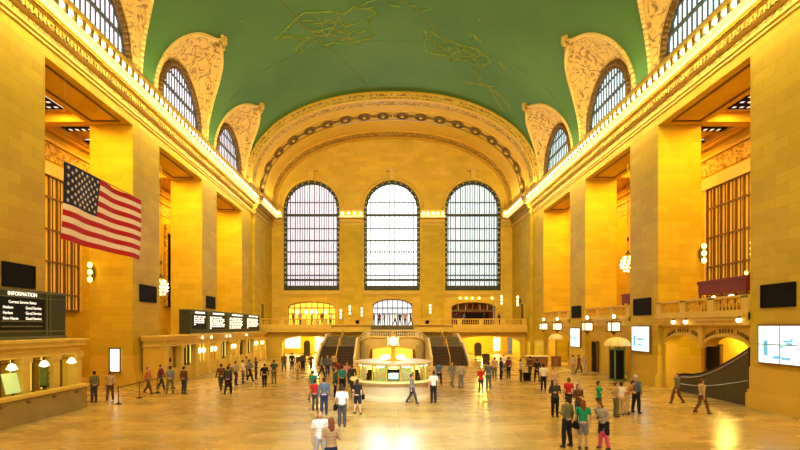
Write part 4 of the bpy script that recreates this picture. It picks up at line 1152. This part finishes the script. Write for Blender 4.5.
def shirt_mesh(J,name,long=False):
    mb=MB(); torso(mb,.016,.9); mb.ell((0,.01,.92),(.168,.132,.08),18,8)
    for k in'LR':
        e=J['el'+k] if long else J['sh'+k].lerp(J['el'+k],.6); mb.cap(J['sh'+k],.07,e,.056 if not long else .052)
        if long: mb.cap(J['el'+k],.052,J['el'+k].lerp(J['wr'+k],.92),.038)
    return remesh(mb,.014,name,2)
def legs_mesh(J,name,kind):
    mb=MB(); mb.ell((0,.015,.90),(.172,.14,.12),18,10)
    if kind=='skirt':
        mb.lathe([(0,.98),(.15,.98),(.18,.9),(.215,.62),(.22,.56),(0,.56)],n=20,sy=.85)
    for k in'LR':
        if kind=='trousers':
            mb.cap(J['hip'+k],.106,J['kn'+k],.080); mb.cap(J['kn'+k],.080,J['an'+k]+V((0,.005,.02)),.062); md=(J['kn'+k]*.68+J['an'+k]*.32)+V((0,.015,0)); mb.cap(J['kn'+k],.078,md,.078); mb.cap(md,.078,J['an'+k],.06)
        elif kind=='shorts': mb.cap(J['hip'+k],.105,J['hip'+k].lerp(J['kn'+k],.85),.085)
    return remesh(mb,.016,name,2)
def shoes_mesh(J,name,kk):
    mb=MB()
    for k in kk:
        an=J['an'+k]; mb.cap(an+V((0,.04,-.04)),.045,an+V((0,-.13,-.05)),.036); mb.cap(an+V((0,.03,-.02)),.045,an+V((0,-.05,-.035)),.042)
    return remesh(mb,.016,name,1)
def hair_mesh(long,name):
    mb=MB(); mb.ell((0,.022,1.655),(.086,.095,.092),18,12); mb.ell((0,.045,1.62),(.082,.075,.09),16,10)
    if long: mb.cap((0,.07,1.62),.07,(0,.09,1.42),.065); mb.cap((-.05,.06,1.6),.035,(-.07,.05,1.42),.03); mb.cap((.05,.06,1.6),.035,(.07,.05,1.42),.03)
    return remesh(mb,.012,name,1)
POSES={'stand':pose('down','stand'),'walk':pose('down','walk'),'phone':pose('bent','stand'),'mixed':pose('mixed','apart'),'photo':pose('photo','apart'),'hips':pose('hips','apart'),'lean':pose('bent','apart',math.radians(24))}
PM={}
def pm(kind,p):
    if (kind,p) in PM: return PM[(kind,p)]
    J=POSES[p]; nm='person_'+kind
    if kind=='body': me=body_mesh(J,nm)
    elif kind=='shirt': me=shirt_mesh(J,nm)
    elif kind=='jacket': me=shirt_mesh(J,nm,True)
    elif kind in('trousers','shorts','skirt'): me=legs_mesh(J,nm,kind)
    elif kind in('shoeL','shoeR'): me=shoes_mesh(J,'person_shoe',kind[-1])
    elif kind=='hair': me=hair_mesh(False,nm)
    elif kind=='longhair': me=hair_mesh(True,nm)
    elif kind=='eyes':
        mb=MB()
        for s in(-1,1): mb.ell((s*.03,-.088,1.632),(.011,.008,.008),8,6)
        me=mb.mesh(nm,'eye',True)
    elif kind=='mouth': mb=MB(); mb.ell((0,-.087,1.568),(.022,.008,.007),8,6); me=mb.mesh(nm,'lip',True)
    me.name=nm
    if J['lean'] : 
        leanme(me,J['lean'])
    zmin=0
    PM[(kind,p)]=me; return me
CM={}
def cmat(c):
    if c not in CM: CM[c]=flat('cloth_%d'%len(CM),c,.85,noise=.08,scale=6)
    return CM[c]
PAL=dict(white=(.72,.68,.60),black=(.015,.014,.016),navy=(.02,.03,.07),grey=(.20,.20,.20),bluegrey=(.10,.13,.17),red=(.50,.025,.02),green=(.015,.28,.13),teal=(.03,.25,.24),olive=(.14,.13,.05),pink=(.55,.22,.25),tan=(.42,.28,.14),brown=(.12,.05,.02),darkgreen=(.03,.08,.04),beige=(.50,.36,.18),orange=(.42,.14,.04),hotpink=(.65,.08,.20),denim=(.06,.09,.16),charcoal=(.05,.045,.045),blue=(.06,.14,.30),blond=(.35,.22,.08),redbrown=(.20,.06,.02),dk=(.03,.018,.012),silver=(.45,.43,.40),skinlt=(.62,.40,.27),skindk=(.20,.10,.05),ltgrey=(.38,.36,.33),maroon=(.16,.03,.03))
def part(root,name,me,c):
    o=bpy.data.objects.new(name,me); COL.objects.link(o); o.parent=root; o.material_slots[0].link='OBJECT'; o.material_slots[0].material=cmat(PAL[c]) if c in PAL else M[c]; return o
def person(x,Y,z,pz,face,top,topc,bot,botc,hair,hairc,label,hgt=1.72,skin='skin',shoe='charcoal',group=None,look=False):
    zoff=.0
    root=bpy.data.objects.new('person',pm('body',pz)); COL.objects.link(root)
    root.material_slots[0].link='OBJECT'; root.material_slots[0].material=M['skin'] if skin=='skin' else cmat(PAL[skin])
    s=hgt/1.73; root.location=(x,Y,z); root.rotation_euler=(0,0,math.radians(face)); root.scale=(s,s,s)
    part(root,top,pm(top,pz),topc); part(root,bot,pm(bot,pz),botc); part(root,'shoe',pm('shoeL',pz),shoe); part(root,'shoe',pm('shoeR',pz),shoe)
    part(root,'hair',pm(hair,pz),hairc); part(root,'eyes',pm('eyes',pz),'eye'); part(root,'mouth',pm('mouth',pz),'lip')
    tag(root,label,'person',group); return root
T='trousers';S='shorts';K='skirt';H_='hair';LH='longhair'
# px, feet py, pose, facing(0=to camera,180=away), top, colour, bottom, colour, hair, colour, label
G_=[
(342,427,'stand',180,'shirt','white',T,'charcoal',H_,'dk','person in white shirt and dark trousers standing with back to camera',1.72),
(357.5,414,'mixed',150,'shirt','black',S,'black',LH,'dk','person in black top and black shorts with bare legs near the booth',1.66),
(315,411,'stand',170,'shirt','red',T,'charcoal',H_,'dk','person in bright red shirt beside a man in blue-grey',1.55),
(324,415,'stand',190,'jacket','bluegrey',T,'navy',H_,'dk','man in blue-grey jacket standing right of the red shirt',1.76),
(313,401,'walk',160,'shirt','teal',T,'olive',H_,'dk','person in dull green shirt walking behind the red shirt',1.7),
(320,467,'mixed',20,'shirt','white',T,'ltgrey',LH,'redbrown','woman in white top with reddish hair at the bottom edge',1.66),
(331,480,'phone',200,'shirt','tan',K,'navy',LH,'redbrown','person in tan top and navy skirt lowest at the bottom edge',1.7),
(342,393,'stand',180,'shirt','teal',T,'black',H_,'dk','person in teal shirt standing in front of left staircase',1.7),
(347,386,'walk',0,'shirt','pink',T,'denim',LH,'dk','person in pink shirt in front of left staircase',1.65),
(339,384,'stand',180,'shirt','maroon',T,'charcoal',H_,'dk','person in maroon shirt in front of left staircase',1.7),
(335,397,'stand',90,'jacket','darkgreen',T,'black',H_,'dk','person in dark green jacket left of the teal shirt',1.68),
(352,391,'walk',200,'jacket','charcoal',T,'charcoal',H_,'brown','person in charcoal jacket left of booth counter',1.7),
(321.5,377,'walk',90,'jacket','grey',T,'black',H_,'dk','person in grey jacket at foot of left staircase parapet',1.7),
(327.5,376,'stand',0,'jacket','bluegrey',T,'navy',H_,'dk','person in blue-grey jacket beside foot of left staircase',1.74),
(264.5,388,'walk',200,'jacket','black',T,'black',H_,'dk','person all in black walking alone on left floor',1.66),
(274,384,'stand',180,'shirt','darkgreen',T,'olive',H_,'dk','person in dark green shirt and olive trousers on left floor',1.75),
(221,391,'walk',220,'jacket','brown',T,'charcoal',H_,'dk','person in brown jacket walking left of a dark pair',1.75),
(228,395,'walk',180,'jacket','charcoal',T,'black',H_,'dk','person in charcoal jacket, front one of the dark pair on left',1.75),
(170,394,'mixed',200,'shirt','grey',T,'olive',H_,'dk','person in grey shirt standing before ticket office door',1.72),
(184,394,'stand',160,'jacket','brown',T,'charcoal',H_,'dk','person in dark brown jacket standing before ticket office door',1.7),
(148,394,'walk',90,'jacket','orange',T,'brown',H_,'brown','person in rust orange jacket walking near the queue barrier',1.66),
(161,390,'walk',90,'jacket','maroon',T,'charcoal',H_,'dk','person in maroon jacket following the rust orange jacket',1.66),
(94,402,'stand',240,'jacket','olive',T,'charcoal',H_,'dk','person in olive jacket standing at the end of near counter',1.7),
(110,401,'walk',200,'shirt','tan',T,'brown',H_,'brown','person in tan shirt walking right of the near counter',1.68),
(236,385,'phone',90,'shirt','ltgrey',T,'charcoal',H_,'dk','person in light grey shirt first in the ticket window crowd',1.7),
(243,383,'stand',100,'shirt','white',T,'denim',H_,'dk','person in white shirt and blue jeans at the ticket windows',1.7),
(250,381,'walk',80,'jacket','grey',T,'black',LH,'dk','person in grey jacket with long hair at the ticket windows',1.65),
(256,379,'stand',120,'jacket','charcoal',T,'charcoal',H_,'dk','person in charcoal jacket last in the ticket window crowd',1.72),
(247,377,'stand',100,'shirt','tan',T,'brown',H_,'dk','person in tan shirt closest to the ticket windows',1.7),
(284,372,'walk',0,'jacket','brown',T,'charcoal',H_,'dk','person in brown jacket outside left underpass, leftmost',1.7),
(292,371,'stand',180,'jacket','black',T,'black',H_,'dk','person in black standing outside left underpass',1.7),
(311,372,'walk',30,'shirt','maroon',T,'charcoal',H_,'dk','person in maroon shirt outside left underpass',1.66),
(297,380,'walk',200,'shirt','beige',T,'tan',LH,'brown','person in beige clothes walking toward left underpass',1.66),
(303,371,'stand',30,'jacket','charcoal',T,'black',H_,'dk','person in charcoal jacket right of the dark bin at left underpass',1.72),
(334,372,'walk',180,'jacket','tan',T,'brown',H_,'brown','person in tan jacket at the foot of left staircase',1.7),
(230,388,'walk',60,'jacket','olive',T,'black',LH,'dk','person in olive jacket with long hair joining the ticket window crowd',1.64),
(433.5,403,'stand',200,'shirt','white',T,'black',H_,'dk','person in white shirt and black trousers right of the booth',1.74),
(439,386,'walk',160,'shirt','blue',T,'navy',H_,'dk','person in blue shirt behind the white shirt right of booth',1.7),
(452,387,'walk',30,'jacket','grey',T,'grey',H_,'dk','person in plain grey, left of two before right staircase',1.72),
(461,388,'stand',200,'jacket','ltgrey',T,'grey',H_,'dk','person in pale grey jacket, right of two before right staircase',1.72),
(481,393,'stand',0,'shirt','red',T,'black',H_,'dk','person in red shirt standing right of the right staircase',1.62),
(488.5,389,'stand',180,'jacket','bluegrey',T,'bluegrey',H_,'dk','tall person in blue-grey standing beside the right red shirt',1.8),
(494.5,379,'stand',180,'shirt','tan',T,'olive',H_,'brown','person in tan shirt behind the tall blue-grey person',1.72),
(501,379,'mixed',90,'jacket','black',T,'black',H_,'dk','person in black jacket in group at right underpass',1.7),
(508.5,378,'stand',200,'jacket','maroon',T,'black',H_,'dk','person in maroon jacket in group at right underpass',1.7),
(504,373,'stand',0,'shirt','white',T,'denim',H_,'dk','person in white shirt behind group at right underpass',1.7),
(521,382,'stand',90,'shirt','ltgrey',T,'charcoal',H_,'dk','person in light grey shirt with the black suitcase',1.72),
(537,382,'mixed',180,'jacket','black',T,'black',H_,'dk','person in black jacket in front of the vendor counter',1.72),
(543.5,391,'stand',170,'shirt','white',T,'black',H_,'dk','person in white shirt and black trousers near vendor counter',1.75),
(554,396,'stand',0,'shirt','cream' if False else 'beige',T,'charcoal',H_,'dk','person in beige shirt standing behind the charcoal figure',1.7),
(555,417,'phone',0,'jacket','charcoal',T,'black',H_,'dk','person in charcoal jacket with bent arms on the right floor',1.72),
(568.5,412,'stand',190,'shirt','red',T,'black',H_,'brown','person in dark red shirt in right floor group',1.66),
(578.5,422,'phone',20,'jacket','brown',T,'charcoal',LH,'redbrown','woman with long auburn hair in brown jacket behind green shirt',1.66),
(567,447,'mixed',210,'jacket','olive',T,'black',H_,'dk','man in olive jacket and black trousers at front right',1.76),
(583,449,'stand',170,'shirt','green',S,'grey',LH,'redbrown','woman in green shirt and grey shorts with long red-brown hair',1.68),
(599,418,'photo',60,'shirt','green',T,'charcoal',H_,'dk','person in green shirt raising both hands',1.68),
(604,449,'lean',300,'shirt','ltgrey',S,'black',LH,'brown','person in pale top and black shorts with pink leggings',1.7),
(616,417,'stand',90,'shirt','tan',T,'olive',H_,'brown','person in tan shirt beside the raised hands',1.62),
(621,415,'stand',180,'shirt','white',T,'beige',H_,'dk','person in white shirt and beige trousers in right group',1.55),
(627,414,'lean',60,'shirt','orange',T,'beige',H_,'dk','dark-haired person in rust shirt leaning forward in right group',1.66),
(636,413,'mixed',110,'jacket','bluegrey',T,'black',H_,'silver','man in blue-grey jacket with white hair, right end of group',1.84),
(677,404,'walk',270,'jacket','olive',T,'brown',H_,'brown','person in olive jacket walking before the escalator foot',1.66),
(702,414,'walk',90,'jacket','tan',T,'brown',H_,'brown','person in tan jacket walking beside the escalator',1.66),
(573,374,'stand',180,'shirt','beige',T,'tan',H_,'dk','person in beige shirt beneath the smallest screen',1.68),
(579,374,'walk',90,'jacket','maroon',T,'brown',H_,'dk','person in maroon jacket beneath the smallest screen',1.68),
(584.5,375,'stand',0,'shirt','tan',T,'beige',LH,'brown','person in tan shirt beneath the smallest screen',1.66),
(530,377,'walk',180,'jacket','brown',T,'charcoal',H_,'dk','person in brown jacket left of the vendor counter',1.7),
(412,404,'walk',90,'jacket','grey',T,'charcoal',H_,'dk','person in grey jacket walking in front of the booth',1.62),
]
for g in G_:
    px,py,pz,fc,top,tc,bot,bc,hr,hc,lab,hg=g
    x,Y=gnd(px,py); sk='skin'; 
    r=person(x,Y,0,pz,fc,top,tc,bot,bc,hr,hc,lab,hg)
    if 'pink leggings' in lab:
        o=part(r,'leggings',pm('trousers',pz),'hotpink'); o.scale=(.93,.93,.62)
    if 'white shirt and dark trousers standing' in lab or 'black top and black shorts' in lab or 'woman in green shirt' in lab:
        sgn=-1 if 'green' in lab or 'white' in lab else 1
        b=empty('shoulder_bag',(x+sgn*.27,Y-.05,.72)); tag(b,'black shoulder bag carried by '+('the white-shirted person left of booth' if 'white' in lab else 'the green-shirted woman' if 'green' in lab else 'the person in black shorts'),'bag')
        mb=MB(); mb.ell((0,0,.12),(.09,.19,.13),14,8); mb.box(-.07,.07,-.16,.16,0,.12); mb.build('bag_body','dark',b,True); mb=MB(); mb.tube([(0,-.14,.18),(-sgn*.04,-.05,.45),(-sgn*.09,.02,.70),(-sgn*.05,.1,.45),(0,.14,.18)],.012); mb.build('strap','dark',b)
# people on landing and balcony
rnd=random.Random(11)
cols_=[('charcoal','black'),('maroon','black'),('bluegrey','navy'),('pink','denim'),('white','charcoal'),('black','black'),('tan','brown'),('navy','charcoal')]
where=['leftmost','second from left','third from left','fourth from left','fourth from right','third from right','second from right','rightmost']
for k in range(8):
    px=374+k*5.2; c=cols_[k]; person(gx(px,66),66+rnd.uniform(-.8,1.6),4.3,['stand','walk','mixed'][k%3],rnd.choice([0,180,90]),'jacket',c[0],T,c[1],H_,'dk',f'person in {dict(bluegrey="blue-grey").get(c[0],c[0])} top before the centre arched doorway, {where[k]} of the row',1.7,group='people before the centre doorway')
for k,px in enumerate((293,300,312,322,331,456,464,484,499)):
    c=cols_[(k*3)%8]; nm=['leftmost','second','third','fourth','fifth','leftmost','second','third','rightmost'][k]
    person(gx(px,65.6),65.6,4.3,'stand',rnd.choice([0,180,120]),'jacket',c[0],T,c[1],H_,'dk',f"person in {dict(bluegrey='blue-grey').get(c[0],c[0])} behind the {'left' if px<392 else 'right'} balcony balustrade, {nm} of the row",1.68,group='people on the far balcony')

# ================================================================= camera, lights, world
cam=bpy.data.cameras.new('camera'); co=bpy.data.objects.new('camera',cam); COL.objects.link(co); sc.camera=co
co.location=(CAMX,0,CAMZ); co.rotation_euler=(PI/2,0,0); cam.sensor_width=36; cam.lens=36*FPX/800; cam.shift_x=(400-CX)/800; cam.shift_y=(CY-225)/800; cam.clip_end=300
def area(name,loc,rot,sx,sy,e,c,spread=PI):
    l=bpy.data.lights.new(name,'AREA'); l.shape='RECTANGLE'; l.size=sx; l.size_y=sy; l.energy=e; l.color=c; l.spread=spread
    o=bpy.data.objects.new(name,l); COL.objects.link(o); o.location=loc; o.rotation_euler=rot; return o
def point(name,loc,e,c,r=.3):
    l=bpy.data.lights.new(name,'POINT'); l.energy=e; l.color=c; l.shadow_soft_size=r; o=bpy.data.objects.new(name,l); COL.objects.link(o); o.location=loc; return o
area('east_window_light',(0,-11,15),(PI/2,0,0),30,22,5600,(1,.88,.60))
area('hall_fill',(0,15,30.5),(0,0,0),18,26,5200,(1,.86,.52))  # added fill above the camera's view, not a lamp of the hall
for s in(-1,1):
    area('cove_light',(s*17.5,34,21.98),(0,s*math.radians(18),PI) if False else (PI,s*math.radians(-14),0),.5,56,1700,(1,.84,.45))
    for f in(12.6,25.1,37.6,50.1):
        area('aisle_fill',(s*22.9,f+4.3,18.9),(0,0,0),1.2,7,1000,(1,.50,.04))  # added fill below the aisle ceiling, warms the aisle walls
        area('bay_fill',(s*19.8,f+4.3,18.05),(0,0,0),1.6,5,900,(1,.50,.03))  # added fill below the lintel, turns the pier reveals orange
for x,Y,z,e in((AL[0],69.5,2.9,2600),(AR[0],69.5,2.9,2600),(BX,BY-1.4,1.7,12),(BX+1.2,BY,1.7,12),(BX-1.2,BY,1.7,12),(0,60.5,1.6,60),(20,54.4,3.6,450),(20,29.4,3.6,500),(20,41.8,3.6,260)):
    point('inner_fill',(x,Y,z),e,(1,.72,.12),.25)  # added fill points without fittings: underpasses, booth, niche, right bays
area('hall_end_fill',(0,30,29),(math.radians(62),0,0),22,3,3600,(1,.83,.45),math.radians(110))  # added fill aimed at the far wall to brighten it
area('west_window_light',(0,71.4,17.5),(-PI/2,0,0),7,12,1600,(.92,.95,1))
for s in(-1,1):
    a=area('cornice_wash',(s*17.27,40,20.12),(0,0,0),.12,62,2300,(1,.78,.28)); a.rotation_euler=(0,-s*math.radians(22),0)
    area('end_vault_uplight',(s*16.8,66,22.1),(PI,s*math.radians(-20),0),.5,9,260,(1,.8,.35))
l=bpy.data.lights.new('floor_pool_spot','SPOT'); l.energy=150000; l.color=(.66,.84,1); l.spot_size=math.radians(19); l.spot_blend=1; l.shadow_soft_size=1  # added spot behind the camera, makes the white pool on the floor
o=bpy.data.objects.new('floor_pool_spot',l); COL.objects.link(o); o.location=(0,-9,26); o.rotation_euler=((Vector((.2,20.5,0))-Vector((0,-9,26))).to_track_quat('-Z','Y').to_euler())
w=bpy.data.worlds.new('world'); sc.world=w; w.use_nodes=True; w.node_tree.nodes['Background'].inputs[0].default_value=(1,.8,.5,1); w.node_tree.nodes['Background'].inputs[1].default_value=.3
sc.view_settings.view_transform='Standard'; sc.view_settings.look='None'; sc.view_settings.exposure=0
sc.cycles.max_bounces=5; sc.cycles.diffuse_bounces=3; sc.cycles.glossy_bounces=3; sc.cycles.sample_clamp_indirect=6
